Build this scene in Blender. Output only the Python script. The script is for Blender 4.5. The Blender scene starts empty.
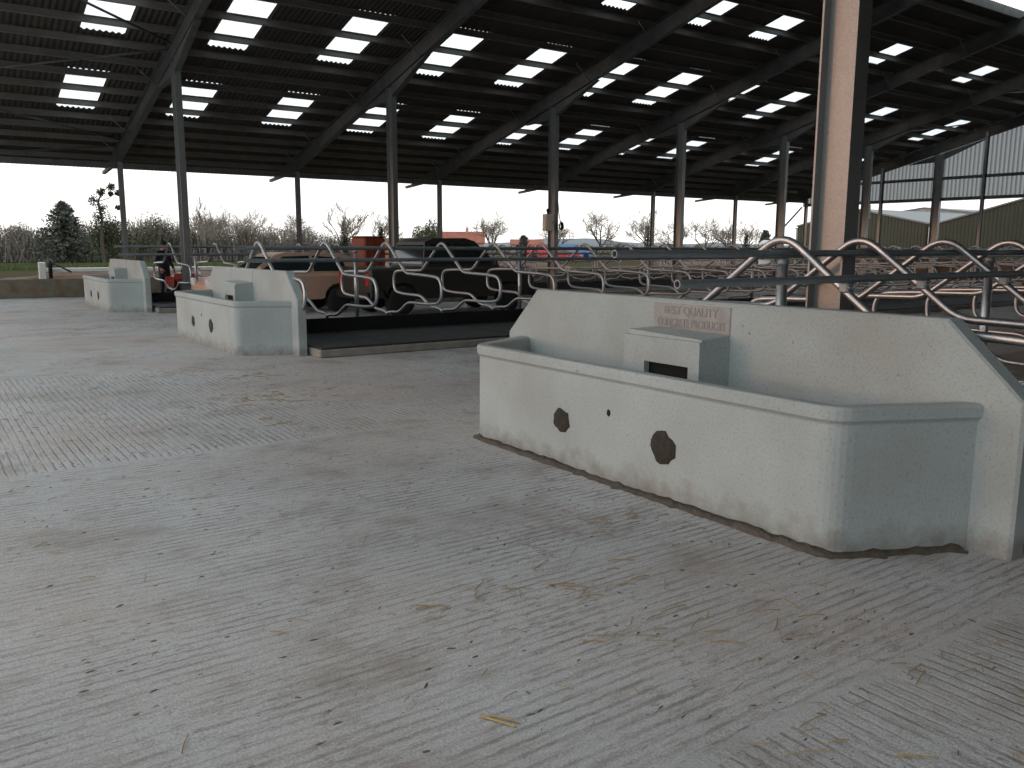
import bpy, math, random
from mathutils import Vector, Matrix, Quaternion
random.seed(7)
sc = bpy.context.scene
COL = sc.collection
PI = math.pi

# ------------------------------------------------------------------ helpers
class MB:
    """collects shapes, then links them as one mesh object"""
    def __init__(s): s.v = []; s.f = []; s.m = []; s.sm = []
    def add(s, vs, fs, mi=0, smooth=False):
        o = len(s.v); s.v += [tuple(v) for v in vs]
        for f in fs:
            s.f.append([i + o for i in f]); s.m.append(mi); s.sm.append(smooth)
        return s
    def box(s, a, b, mi=0, bev=0.0):
        x0, y0, z0 = a; x1, y1, z1 = b
        if bev <= 0:
            vs = [(x0,y0,z0),(x1,y0,z0),(x1,y1,z0),(x0,y1,z0),(x0,y0,z1),(x1,y0,z1),(x1,y1,z1),(x0,y1,z1)]
            return s.add(vs, [(0,3,2,1),(4,5,6,7),(0,1,5,4),(1,2,6,5),(2,3,7,6),(3,0,4,7)], mi)
        c = bev
        def ring(d, z):
            return [(x0+c+d-c,y0+c,z),(x0+c,y0+d,z),(x1-c,y0+d,z),(x1-d,y0+c,z),(x1-d,y1-c,z),(x1-c,y1-d,z),(x0+c,y1-d,z),(x0+d,y1-c,z)]
        def ring2(z):
            return [(x0+c,y0+c,z),(x0+c,y0+c,z),(x1-c,y0+c,z),(x1-c,y0+c,z),(x1-c,y1-c,z),(x1-c,y1-c,z),(x0+c,y1-c,z),(x0+c,y1-c,z)]
        return s.loft([ring2(z0), ring(0, z0+c), ring(0, z1-c), ring2(z1)], mi, capA=True, capB=True)
    def loft(s, rings, mi=0, capA=False, capB=False, closed=True, smooth=False):
        n = len(rings[0]); vs = [p for r in rings for p in r]; fs = []
        for k in range(len(rings)-1):
            for i in range(n if closed else n-1):
                j = (i+1) % n
                fs.append((k*n+i, k*n+j, (k+1)*n+j, (k+1)*n+i))
        if capA: fs.append(tuple(range(n))[::-1])
        if capB: fs.append(tuple((len(rings)-1)*n+i for i in range(n)))
        return s.add(vs, fs, mi, smooth)
    def prism(s, poly, axis, a, b, mi=0):
        """poly: 2-D points, extruded along axis from a to b"""
        def P(p, t):
            if axis == 0: return (t, p[0], p[1])
            if axis == 1: return (p[0], t, p[1])
            return (p[0], p[1], t)
        n = len(poly)
        vs = [P(p, a) for p in poly] + [P(p, b) for p in poly]
        fs = [tuple(range(n))[::-1], tuple(range(n, 2*n))] + [(i, (i+1) % n, n+(i+1) % n, n+i) for i in range(n)]
        return s.add(vs, fs, mi)
    def tube(s, pts, r, n=8, mi=0, caps=True, r1=None, smooth=True):
        pts = [Vector(p) for p in pts]; m = len(pts)
        tan = []
        for i in range(m):
            t = (pts[min(i+1, m-1)] - pts[max(i-1, 0)])
            tan.append(t.normalized() if t.length > 1e-9 else Vector((0,0,1)))
        ref = Vector((0,0,1)) if abs(tan[0].z) < .9 else Vector((1,0,0))
        nrm = tan[0].cross(ref).normalized(); rings = []
        for i in range(m):
            if i:
                q = tan[i-1].rotation_difference(tan[i]); nrm = (q @ nrm).normalized()
            bi = tan[i].cross(nrm)
            rr = r if r1 is None else r + (r1-r)*i/(m-1)
            rings.append([pts[i] + nrm*rr*math.cos(2*PI*k/n) + bi*rr*math.sin(2*PI*k/n) for k in range(n)])
        return s.loft(rings, mi, caps, caps, True, smooth)
    def lathe(s, prof, axis='z', c=(0,0,0), n=20, mi=0, smooth=True):
        rings = []
        for r, h in prof:
            R = []
            for k in range(n):
                a = 2*PI*k/n
                p = (r*math.cos(a), r*math.sin(a), h)
                if axis == 'y': p = (p[0], p[2], p[1])
                if axis == 'x': p = (p[2], p[0], p[1])
                R.append((c[0]+p[0], c[1]+p[1], c[2]+p[2]))
            rings.append(R)
        return s.loft(rings, mi, True, True, True, smooth)
    def build(s, name, mats, parent=None, loc=(0,0,0), rz=0):
        me = bpy.data.meshes.new(name); me.from_pydata(s.v, [], s.f)
        if not isinstance(mats, (list, tuple)): mats = [mats]
        for m in mats: me.materials.append(m)
        me.polygons.foreach_set('material_index', s.m)
        me.polygons.foreach_set('use_smooth', s.sm)
        import bmesh
        bm = bmesh.new(); bm.from_mesh(me); bmesh.ops.recalc_face_normals(bm, faces=bm.faces); bm.to_mesh(me); bm.free()
        me.update()
        o = bpy.data.objects.new(name, me); COL.objects.link(o)
        o.location = loc; o.rotation_euler = (0, 0, rz)
        if parent: o.parent = parent
        return o

def tag(o, label=None, cat=None, group=None, kind=None):
    if label: o['label'] = label
    if cat: o['category'] = cat
    if group: o['group'] = group
    if kind: o['kind'] = kind
    return o
def thing(name, label, cat, loc=(0,0,0), rz=0, group=None):
    o = bpy.data.objects.new(name, None); COL.objects.link(o)
    o.empty_display_size = .1; o.location = loc; o.rotation_euler = (0,0,rz)
    return tag(o, label, cat, group, 'thing')
def dup(root, loc, label=None, rz=None, scale=None, group=None):
    def cp(o, par):
        c = o.copy(); COL.objects.link(c)
        if par: c.parent = par
        for ch in [x for x in bpy.data.objects if x.parent == o]: cp(ch, c)
        return c
    r = cp(root, None); r.location = loc
    if rz is not None: r.rotation_euler = (0,0,rz)
    if scale is not None: r.scale = scale if isinstance(scale, tuple) else (scale,)*3
    if label: r['label'] = label
    if group: r['group'] = group
    return r
def fillet(pts, rad, n=5):
    pts = [Vector(p) for p in pts]; out = [pts[0]]; rads = rad if isinstance(rad, list) else [rad]*len(pts)
    for i in range(1, len(pts)-1):
        a, b, c = pts[i-1], pts[i], pts[i+1]
        d = min(rads[i], (a-b).length*.48, (c-b).length*.48)
        p, q = b + (a-b).normalized()*d, b + (c-b).normalized()*d
        for k in range(n+1):
            t = k/n; out.append(p*(1-t)**2 + b*2*t*(1-t) + q*t*t)
    out.append(pts[-1]); return out
ORD = 'first second third fourth fifth sixth seventh eighth ninth tenth eleventh twelfth thirteenth fourteenth fifteenth sixteenth seventeenth eighteenth nineteenth twentieth twenty-first twenty-second twenty-third twenty-fourth twenty-fifth twenty-sixth twenty-seventh twenty-eighth twenty-ninth thirtieth thirty-first thirty-second thirty-third'.split()

# ------------------------------------------------------------------ materials
def mat(name, col, rough=.6, metal=0.0, noise=0.0, nscale=8.0, bump=0.0, bscale=40.0, col2=None, coords='Object', spec=None):
    m = bpy.data.materials.new(name); m.use_nodes = True
    N = m.node_tree.nodes; L = m.node_tree.links; b = N['Principled BSDF']
    b.inputs['Base Color'].default_value = (*col, 1); b.inputs['Roughness'].default_value = rough; b.inputs['Metallic'].default_value = metal
    if spec is not None: b.inputs['Specular IOR Level'].default_value = spec
    tc = N.new('ShaderNodeTexCoord')
    if noise > 0 or col2:
        n = N.new('ShaderNodeTexNoise'); n.inputs['Scale'].default_value = nscale; n.inputs['Detail'].default_value = 6
        L.new(tc.outputs[coords], n.inputs['Vector'])
        mp = N.new('ShaderNodeMapRange'); mp.inputs[1].default_value = .32; mp.inputs[2].default_value = .68
        L.new(n.outputs['Fac'], mp.inputs[0])
        mx = N.new('ShaderNodeMix'); mx.data_type = 'RGBA'
        c2 = col2 or tuple(c*(1-noise) for c in col)
        mx.inputs['A'].default_value = (*col, 1); mx.inputs['B'].default_value = (*c2, 1)
        L.new(mp.outputs[0], mx.inputs['Factor']); L.new(mx.outputs['Result'], b.inputs['Base Color'])
    if bump > 0:
        n2 = N.new('ShaderNodeTexNoise'); n2.inputs['Scale'].default_value = bscale; n2.inputs['Detail'].default_value = 4
        L.new(tc.outputs[coords], n2.inputs['Vector'])
        bp = N.new('ShaderNodeBump'); bp.inputs['Strength'].default_value = bump; bp.inputs['Distance'].default_value = .02
        L.new(n2.outputs['Fac'], bp.inputs['Height']); L.new(bp.outputs['Normal'], b.inputs['Normal'])
    return m

M = {}
def galv_mat(name, col, rough, metal, vs):
    m = mat(name, col, rough, metal)
    N = m.node_tree.nodes; L = m.node_tree.links; b = N['Principled BSDF']
    tc = [n for n in N if n.type == 'TEX_COORD'][0]
    vo = N.new('ShaderNodeTexVoronoi'); vo.inputs['Scale'].default_value = vs
    L.new(tc.outputs['Object'], vo.inputs['Vector'])
    bw = N.new('ShaderNodeSeparateColor'); L.new(vo.outputs['Color'], bw.inputs[0])
    mp = N.new('ShaderNodeMapRange'); mp.inputs[3].default_value = rough-.05; mp.inputs[4].default_value = rough+.06
    L.new(bw.outputs[0], mp.inputs[0]); L.new(mp.outputs[0], b.inputs['Roughness'])
    mx = N.new('ShaderNodeMix'); mx.data_type = 'RGBA'
    mx.inputs['A'].default_value = (*[c*.9 for c in col], 1); mx.inputs['B'].default_value = (*[min(1, c*1.06) for c in col], 1)
    L.new(bw.outputs[1], mx.inputs['Factor']); L.new(mx.outputs['Result'], b.inputs['Base Color'])
    return m
M['galv'] = galv_mat('galvanised_steel', (.29,.30,.30), .5, .85, 110)
M['pipe'] = galv_mat('galvanised_pipe', (.50,.52,.54), .38, .9, 60)
M['rail'] = galv_mat('dull_galvanised_rail', (.30,.33,.35), .55, .7, 60)
M['steel'] = mat('roof_steel', (.13,.135,.13), .55, .2, .35, 3)
M['purlin'] = mat('purlin_steel', (.17,.165,.15), .6, .0, .25, 3)
M['roof'] = mat('roof_sheet_brown', (.055,.048,.038), .7, 0, .3, 2)
M['rubber'] = mat('black_rubber', (.018,.019,.02), .55, 0, .4, 12, .2, 80)
M['rubber_mat'] = mat('rubber_mat', (.035,.037,.036), .62, 0, .45, 5, .3, 90)
M['black'] = mat('black_plastic', (.012,.012,.013), .5)
M['kerb'] = mat('kerb_concrete', (.30,.28,.25), .9, 0, .3, 5, .3, 60)
M['wallc'] = mat('wall_concrete', (.20,.19,.16), .9, 0, .4, 3, .3, 30, col2=(.15,.10,.055))
M['wallw'] = mat('wall_concrete_sun_tint', (.24,.16,.09), .85, 0, .4, 2, .2, 30)  # concrete with the warm sunlight put into its brown
M['mud'] = mat('wet_silt', (.12,.10,.075), .8, 0, .4, 20, .6, 60)
M['mortar'] = mat('brown_mortar', (.055,.045,.035), .95, 0, .4, 25, .8, 90)
M['dark'] = mat('opening_shade', (.008,.008,.008), .9)  # black standing in for the shade inside openings
M['tyre'] = mat('tyre_rubber', (.015,.015,.015), .8)
M['glass'] = mat('dark_glass', (.02,.03,.028), .06, 0, spec=.8)
M['white'] = mat('white_paint', (.75,.74,.72), .5)
M['cream'] = mat('cream_plastic', (.72,.60,.47), .5)

def concrete_mat():
    m = mat('trough_concrete', (.46,.475,.455), .88)
    N = m.node_tree.nodes; L = m.node_tree.links; b = N['Principled BSDF']; tc = [n for n in N if n.type == 'TEX_COORD'][0]
    def noise(s, d=6):
        n = N.new('ShaderNodeTexNoise'); n.inputs['Scale'].default_value = s; n.inputs['Detail'].default_value = d
        L.new(tc.outputs['Object'], n.inputs['Vector']); return n
    def mix(fac, A, B, lo, hi):
        mp = N.new('ShaderNodeMapRange'); mp.inputs[1].default_value = lo; mp.inputs[2].default_value = hi
        L.new(fac, mp.inputs[0]); x = N.new('ShaderNodeMix'); x.data_type = 'RGBA'
        L.new(mp.outputs[0], x.inputs['Factor'])
        for k, v in (('A', A), ('B', B)):
            if isinstance(v, tuple): x.inputs[k].default_value = (*v, 1)
            else: L.new(v, x.inputs[k])
        return x.outputs['Result']
    a = mix(noise(1.6).outputs['Fac'], (.395,.44,.435), (.325,.36,.35), .35, .7)
    a = mix(noise(.8, 4).outputs['Fac'], a, (.365,.355,.32), .56, .85)
    a = mix(noise(60, 3).outputs['Fac'], a, (.26,.27,.26), .52, .85)
    a = mix(noise(22, 2).outputs['Fac'], a, (.17,.165,.15), .72, .80)
    # mud splashes near the floor
    sp = N.new('ShaderNodeSeparateXYZ'); L.new(tc.outputs['Object'], sp.inputs[0])
    n = noise(9, 8); ad = N.new('ShaderNodeMath'); ad.operation = 'MULTIPLY_ADD'; ad.inputs[1].default_value = -.36; 
    L.new(n.outputs['Fac'], ad.inputs[0]); L.new(sp.outputs['Z'], ad.inputs[2])
    a = mix(ad.outputs[0], (.19,.18,.155), a, -.24, .0)
    L.new(a, b.inputs['Base Color'])
    bp = N.new('ShaderNodeBump'); bp.inputs['Strength'].default_value = .25; bp.inputs['Distance'].default_value = .01
    L.new(noise(70, 4).outputs['Fac'], bp.inputs['Height']); L.new(bp.outputs['Normal'], b.inputs['Normal'])
    return m
M['conc'] = concrete_mat()

def floor_mat():
    m = mat('grooved_concrete', (.33,.33,.32), .85)
    N = m.node_tree.nodes; L = m.node_tree.links; b = N['Principled BSDF']; tc = [n for n in N if n.type == 'TEX_COORD'][0]
    P = tc.outputs['Object']
    def math_(op, a, b_=None, c=None):
        n = N.new('ShaderNodeMath'); n.operation = op
        for i, v in enumerate((a, b_, c)):
            if v is None: continue
            if isinstance(v, (int, float)): n.inputs[i].default_value = v
            else: L.new(v, n.inputs[i])
        return n.outputs[0]
    def noise(s, d=6, vec=None, rough=.5):
        n = N.new('ShaderNodeTexNoise'); n.inputs['Scale'].default_value = s; n.inputs['Detail'].default_value = d; n.inputs['Roughness'].default_value = rough
        L.new(vec or P, n.inputs['Vector']); return n.outputs['Fac']
    def rng(v, lo, hi, a=0., c=1.):
        mp = N.new('ShaderNodeMapRange'); mp.inputs[1].default_value = lo; mp.inputs[2].default_value = hi; mp.inputs[3].default_value = a; mp.inputs[4].default_value = c
        L.new(v, mp.inputs[0]); return mp.outputs[0]
    def mix(f, A, B):
        x = N.new('ShaderNodeMix'); x.data_type = 'RGBA'; L.new(f, x.inputs['Factor'])
        for k, v in (('A', A), ('B', B)):
            if isinstance(v, tuple): x.inputs[k].default_value = (*v, 1)
            else: L.new(v, x.inputs[k])
        return x.outputs['Result']
    sp = N.new('ShaderNodeSeparateXYZ'); L.new(P, sp.inputs[0]); X, Y = sp.outputs['X'], sp.outputs['Y']
    # slab strips 5.15 m wide from Y = 1.70 ; grooves turn from slab to slab
    u = math_('DIVIDE', math_('SUBTRACT', Y, 1.70-5.15*20), 5.15)
    fr = math_('FRACT', u); par = math_('MODULO', math_('FLOOR', u), 2.0)   # 0: along X
    joint = math_('LESS_THAN', math_('MINIMUM', fr, math_('SUBTRACT', 1.0, fr)), math_('MULTIPLY_ADD', noise(2.0, 4), .024, -.004))
    wob = math_('MULTIPLY_ADD', noise(1.1, 2), .035, -.017); wob2 = math_('MULTIPLY_ADD', noise(18, 3), .022, 0.)
    along = math_('ADD', math_('MULTIPLY', Y, math_('SUBTRACT', 1.0, par)), math_('MULTIPLY', X, par))
    ph = math_('ADD', math_('ADD', along, wob), wob2)
    gs = math_('SINE', math_('MULTIPLY', ph, 2*PI/.062))
    amp = rng(noise(2.6, 6, None, .65), .40, .66, .15, 1.)
    groove = math_('MULTIPLY', math_('MULTIPLY', rng(gs, .45, .95), amp), math_('SUBTRACT', 1.0, joint))
    # streaks, elongated along the groove
    cx = N.new('ShaderNodeCombineXYZ')
    L.new(math_('MULTIPLY', along, 30.), cx.inputs[0])
    L.new(math_('MULTIPLY', math_('ADD', math_('MULTIPLY', X, math_('SUBTRACT', 1.0, par)), math_('MULTIPLY', Y, par)), 3.2), cx.inputs[1])
    st = noise(1.0, 4, cx.outputs[0], .6)
    alo = math_('ADD', math_('MULTIPLY', X, math_('SUBTRACT', 1.0, par)), math_('MULTIPLY', Y, par))
    cf = N.new('ShaderNodeCombineXYZ'); L.new(math_('MULTIPLY', along, 42.), cf.inputs[0]); L.new(math_('MULTIPLY', alo, 11.), cf.inputs[1])
    fleck = math_('MULTIPLY', rng(noise(1.0, 4, cf.outputs[0], .65), .555, .63), rng(noise(1.5, 4), .36, .62))
    base = mix(rng(noise(.55, 5), .38, .66), (.61,.63,.64), (.45,.455,.455))
    base = mix(rng(noise(120, 2), .45, .8), base, (.38,.375,.365))
    base = mix(math_('MULTIPLY', rng(st, .50, .72), .8), base, (.25,.225,.195))
    base = mix(math_('MULTIPLY', groove, .8), base, (.17,.15,.135))
    base = mix(math_('MULTIPLY', fleck, .8), base, (.15,.11,.08))
    base = mix(math_('MULTIPLY', rng(noise(.35, 4), .40, .65), .5), base, (.53,.45,.38))
    base = mix(math_('MULTIPLY', rng(noise(260, 2), .50, .75), .30), base, (.16,.155,.15))
    gr1 = noise(95, 8, None, .75)
    base = mix(math_('MULTIPLY', rng(gr1, .50, .68), .62), base, (.20,.18,.16))
    base = mix(math_('MULTIPLY', rng(gr1, .47, .34), .45), base, (.78,.79,.79))
    base = mix(math_('MULTIPLY', rng(noise(24, 6, None, .7), .56, .70), .45), base, (.19,.155,.125))
    stain = math_('MULTIPLY', rng(noise(1.1, 8, None, .65), .53, .72), .6)
    base = mix(stain, base, (.215,.17,.13))
    blot = rng(noise(7.5, 5, None, .6), .675, .735)
    base = mix(math_('MULTIPLY', blot, .75), base, (.10,.065,.038))
    base = mix(math_('MULTIPLY', joint, .4), base, (.48,.48,.475))
    L.new(base, b.inputs['Base Color'])
    h = math_('SUBTRACT', math_('MULTIPLY_ADD', noise(45, 5), .6, math_('MULTIPLY', noise(95, 8, None, .75), .8)), math_('MULTIPLY', groove, .8))
    h = math_('ADD', h, math_('MULTIPLY', st, -.5))
    bp = N.new('ShaderNodeBump'); bp.inputs['Strength'].default_value = .7; bp.inputs['Distance'].default_value = .014
    L.new(h, bp.inputs['Height']); L.new(bp.outputs['Normal'], b.inputs['Normal'])
    return m
M['floor'] = floor_mat()

def clear_sheet(name, tcol, dcol, fac):
    m = bpy.data.materials.new(name); m.use_nodes = True
    N = m.node_tree.nodes; L = m.node_tree.links; N.clear()
    o = N.new('ShaderNodeOutputMaterial'); mx = N.new('ShaderNodeMixShader'); t = N.new('ShaderNodeBsdfTransparent')
    ad = N.new('ShaderNodeMixShader'); tr = N.new('ShaderNodeBsdfTranslucent'); d = N.new('ShaderNodeBsdfDiffuse')
    t.inputs[0].default_value = (*tcol, 1); tr.inputs[0].default_value = (*dcol, 1); d.inputs[0].default_value = (*dcol, 1)
    ad.inputs[0].default_value = .15; mx.inputs[0].default_value = fac
    L.new(tr.outputs[0], ad.inputs[1]); L.new(d.outputs[0], ad.inputs[2]); L.new(t.outputs[0], mx.inputs[1]); L.new(ad.outputs[0], mx.inputs[2]); L.new(mx.outputs[0], o.inputs[0])
    return m
M['sky'] = clear_sheet('rooflight_sheet', (.95,.97,.98), (.86,.88,.90), .5)
M['gable'] = clear_sheet('translucent_gable_sheet', (.30,.31,.33), (.20,.21,.215), .5)
def rib():
    m = M['gable']; N = m.node_tree.nodes; L = m.node_tree.links
    t = [n for n in N if n.type == 'BSDF_TRANSPARENT'][0]; tc = N.new('ShaderNodeTexCoord'); sp = N.new('ShaderNodeSeparateXYZ'); L.new(tc.outputs['Object'], sp.inputs[0])
    a = N.new('ShaderNodeMath'); a.operation = 'MULTIPLY'; a.inputs[1].default_value = 2*PI/.2; L.new(sp.outputs['Y'], a.inputs[0])
    b_ = N.new('ShaderNodeMath'); b_.operation = 'SINE'; L.new(a.outputs[0], b_.inputs[0])
    r = N.new('ShaderNodeMapRange'); r.inputs[1].default_value = -.6; r.inputs[2].default_value = .6; L.new(b_.outputs[0], r.inputs[0])
    x = N.new('ShaderNodeMix'); x.data_type = 'RGBA'; x.inputs['A'].default_value = (.29,.305,.31,1); x.inputs['B'].default_value = (.10,.105,.11,1); L.new(r.outputs[0], x.inputs['Factor']); L.new(x.outputs['Result'], t.inputs[0])
rib()

# ------------------------------------------------------------------ camera (solved from the photograph's vanishing points)
fw = Vector((0.5679550, 0.8073208, -0.1601880)); rt = Vector((0.8182179, -0.5748966, 0.0036520)); up = Vector((0.0891432, 0.1331429, 0.9870798))
cam = bpy.data.cameras.new('camera'); co = bpy.data.objects.new('camera', cam); COL.objects.link(co)
co.matrix_world = Matrix(((rt.x, up.x, -fw.x, 0), (rt.y, up.y, -fw.y, 0), (rt.z, up.z, -fw.z, 1.64), (0,0,0,1)))
cam.sensor_fit = 'HORIZONTAL'; cam.sensor_width = 36; cam.lens = 847.6*36/1024; cam.clip_start = .05; cam.clip_end = 6000
sc.camera = co

# ------------------------------------------------------------------ sky and sun
w = bpy.data.worlds.new('dusk_sky'); sc.world = w; w.use_nodes = True
N = w.node_tree.nodes; L = w.node_tree.links
bg = N['Background']; tc = N.new('ShaderNodeTexCoord')
sp = N.new('ShaderNodeSeparateXYZ'); L.new(tc.outputs['Generated'], sp.inputs[0])
ramp = N.new('ShaderNodeValToRGB'); L.new(sp.outputs['Z'], ramp.inputs[0])
e = ramp.color_ramp.elements
e[0].position = 0.0; e[0].color = (1.10,1.06,1.02,1); e[1].position = 1.0; e[1].color = (.98,1.08,1.14,1)
for p_, c_ in ((.10, (1.08,1.10,1.10,1)), (.35, (1.0,1.08,1.13,1))):
    k = ramp.color_ramp.elements.new(p_); k.color = c_
# the band of sunset light behind the photographer
dt = N.new('ShaderNodeVectorMath'); dt.operation = 'DOT_PRODUCT'; dt.inputs[1].default_value = Vector((-.86,.50,.06)).normalized()
L.new(tc.outputs['Generated'], dt.inputs[0])
gl = N.new('ShaderNodeMapRange'); gl.interpolation_type = 'SMOOTHSTEP'; gl.inputs[1].default_value = .91; gl.inputs[2].default_value = 1.0
L.new(dt.outputs['Value'], gl.inputs[0])
mx = N.new('ShaderNodeMix'); mx.data_type = 'RGBA'; mx.inputs['B'].default_value = (2.0,.86,.38,1)
L.new(gl.outputs[0], mx.inputs['Factor']); L.new(ramp.outputs[0], mx.inputs['A']); L.new(mx.outputs['Result'], bg.inputs[0])
bg.inputs[1].default_value = 1.3
sun = bpy.data.lights.new('sun', 'SUN'); so = bpy.data.objects.new('sun', sun); COL.objects.link(so)
sun.energy = .22; sun.color = (1.0,.62,.40); sun.angle = math.radians(4)
so.rotation_euler = Vector((.86,-.50,-.075)).to_track_quat('-Z', 'Y').to_euler(); so.location = (-20, 12, 12)
vs = sc.view_settings; sc.display_settings.display_device = 'sRGB'
vs.view_transform = 'Standard'; vs.look = 'None'; vs.exposure = 0.0; vs.gamma = 1.0; vs.use_curve_mapping = False

# ------------------------------------------------------------------ setting : ground, floor, low walls
XF0, XG = 5.86, 41.86               # first frame in view, gable frame
FX = [XF0 + 6*i for i in range(-1, 7)]
YA, YB, YE, YR, YT = 23.02, 3.95, 30.56, 13.47, 33.5
def zs(y): return 4.30 + .25*(YT - y) if y >= YR else 4.30 + .25*(YT - (2*YR - y))   # underside of sheeting
def zb(y): return zs(y) - .75                                                        # underside of rafters

b = MB(); b.add([(-30,-30,0),(42.4,-30,0),(42.4,30.6,0),(-30,30.6,0)], [(0,1,2,3)])
tag(b.build('floor', M['floor']), 'grooved grey concrete floor of the shed', kind='structure')
fld = mat('field_soil', (.075,.055,.038), .95, 0, .4, .12, .3, 3, col2=(.05,.055,.028))
b = MB()
b.add([(-1500,-800,-.06),(3500,-800,-.06),(3500,4000,-.06),(-1500,4000,-.06)], [(0,1,2,3)])
tag(b.build('ground', fld), 'rough field outside the shed', kind='structure')
# rolling hills on the horizon, distance haze put into their blue-grey
hm = mat('hazed_hills', (.16,.18,.19), 1.0, 0, .25, .004)
b = MB(); n = 60; r0, r1 = [], []
for i in range(n+1):
    a = math.radians(5 + 70*i/n); R = 2200
    hgt = 8 + 14*math.exp(-((math.degrees(a)-39)/7)**2) + 4*math.sin(i*.7) + 2*math.sin(i*1.9)
    r0.append((R*math.sin(a), R*math.cos(a), -1)); r1.append(((R+300)*math.sin(a), (R+300)*math.cos(a), hgt))
r2 = [(p[0]*1.3, p[1]*1.3, -1) for p in r1]
b.loft([r0, r1, r2], 0, closed=False, smooth=True)
tag(b.build('hill', hm), 'low hills on the horizon, haze in their blue-grey colour', kind='structure')
b = MB(); b.box((-14, 30.3, 0), (42.1, 30.5, .58), bev=.015)
tag(b.build('wall_far', M['wallc']), 'low concrete wall along the open far side', kind='structure')
b = MB(); b.box((-.2, -6.9, 0), (42.0, -6.6, 4.35))  # unseen wall, added to darken what the columns reflect
tag(b.build('wall_near_unseen', mat('wall_unseen_dark', (.13,.15,.15), .8, 0, .2, 2)), 'added dark wall along the near side, unseen behind the camera', kind='structure')
b = MB(); b.box((42.12, -4, 0), (42.27, 30.3, 1.12), bev=.015)
tag(b.build('wall_end', M['wallw']), 'low concrete wall below the open end, warm sunlight in its colour', kind='structure')

# ------------------------------------------------------------------ roof sheeting (with real openings for the roof lights)
ROWS = [(25.82, 28.38), (20.75, 23.6), (16.8, 18.42)]
SX0 = [3.85 + 3*k for k in range(13)]
NW = 7; SUB = 6
def wave(x): return .02*math.cos(2*PI*x*NW)
def sheet_faces(mb, x0, y0, y1, mi=0, dz=0.0, thick=False):
    top = []; bot = []
    nseg = NW*SUB
    for k in range(nseg+1):
        x = x0 + k/nseg
        top.append((x, y0, zs(y0) + .03 + wave(x) + dz)); bot.append((x, y1, zs(y1) + .03 + wave(x) + dz))
    mb.loft([top, bot], mi, closed=False)
b = MB()
cols = [-.15 + k for k in range(43)]
for x0 in cols:
    holes = [r for r in ROWS if any(abs(x0 - s) < .01 for s in SX0)]
    ys = [(14.15, None)]
    cuts = sorted(holes); y = 14.15
    for a_, c_ in cuts:
        sheet_faces(b, x0, y, a_); y = c_
    sheet_faces(b, x0, y, YT)
    sheet_faces(b, x0, -6.5, 13.45)
ro = b.build('ceiling', M['roof']); tag(ro, 'dark corrugated roof sheeting of the shed', kind='structure')
i = 0
names = ['lowest row, nearest the far eave', 'middle row of the far slope', 'top row just below the ridge']
for ri, (y0, y1) in enumerate(ROWS):
    vis = 0
    for x0 in SX0:
        if ri == 1 and x0 < 3: continue
        if ri == 2 and x0 < 15: continue
        o = MB(); sheet_faces(o, 0, y0 - .05, y1 + .05, dz=.012)
        for q in range(len(o.v)): pass
        ob = o.build('roof_light', M['sky'], loc=(x0, 0, 0)); vis += 1
        tag(ob, 'translucent roof light, %s from the left, %s' % (ORD[vis-1], names[ri]), 'roof light', 'roof lights', 'thing')
# ridge flashing below the open ridge
b = MB(); b.prism([(14.10, zs(14.12)-.26), (14.13, zs(14.12)-.26), (14.13, zs(14.12)+.0), (14.10, zs(14.12)+.0)], 0, -.15, 42.0)
tag(b.build('ridge_flashing', M['steel']), 'grey flashing strip along the open ridge', 'flashing', kind='thing')

# ------------------------------------------------------------------ purlins
PY = [32.95,32.15,31.3,30.45,29.6,28.7,27.75,26.75,25.8,24.85,23.9,22.9,21.82,20.72,19.7,18.7,17.75,16.78,15.8,14.85]
PY = [y for y in PY if y > 14.4]
for k, y in enumerate(PY):
    z1 = zs(y) - .005; z0 = z1 - .14; t = .006; fl = .05
    pr = [(y, z0), (y+fl, z0-.25*fl), (y+fl, z0-.25*fl+t), (y+t, z0+t), (y+t, z1-t), (y-fl, z1-t+.25*fl), (y-fl, z1-t+.25*fl+t), (y, z1)]
    b = MB(); b.prism(pr, 0, -.2, 42.0)
    tag(b.build('roof_purlin', M['purlin']), 'steel roof purlin, %s up from the far eave' % ORD[k], 'purlin', 'roof purlins', 'thing')

# ------------------------------------------------------------------ columns and rafters
def ibeam(mb, p0, p1, depth_dir, d, wf, tf=.016, tw=.011):
    """I-section from p0 to p1, web along depth_dir"""
    p0, p1 = Vector(p0), Vector(p1); D = Vector(depth_dir).normalized(); ax = (p1-p0).normalized(); S = ax.cross(D).normalized()
    h, f = d/2, wf/2
    prof = [(-f,-h),(f,-h),(f,-h+tf),(tw/2,-h+tf),(tw/2,h-tf),(f,h-tf),(f,h),(-f,h),(-f,h-tf),(-tw/2,h-tf),(-tw/2,-h+tf),(-f,-h+tf)]
    A = [p0 + S*a_ + D*c_ for a_, c_ in prof]; B = [p1 + S*a_ + D*c_ for a_, c_ in prof]
    n = 12
    fs = [(i_, (i_+1) % n, n+(i_+1) % n, n+i_) for i_ in range(n)]
    for off, rev in ((0, True), (n, False)):
        for q in ((0,1,2,11),(2,3,10,11),(3,4,9,10),(4,5,8,9),(5,6,7,8)):
            fs.append(tuple(off+j for j in (q[::-1] if rev else q)))
    mb.add(A + B, fs)
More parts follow.
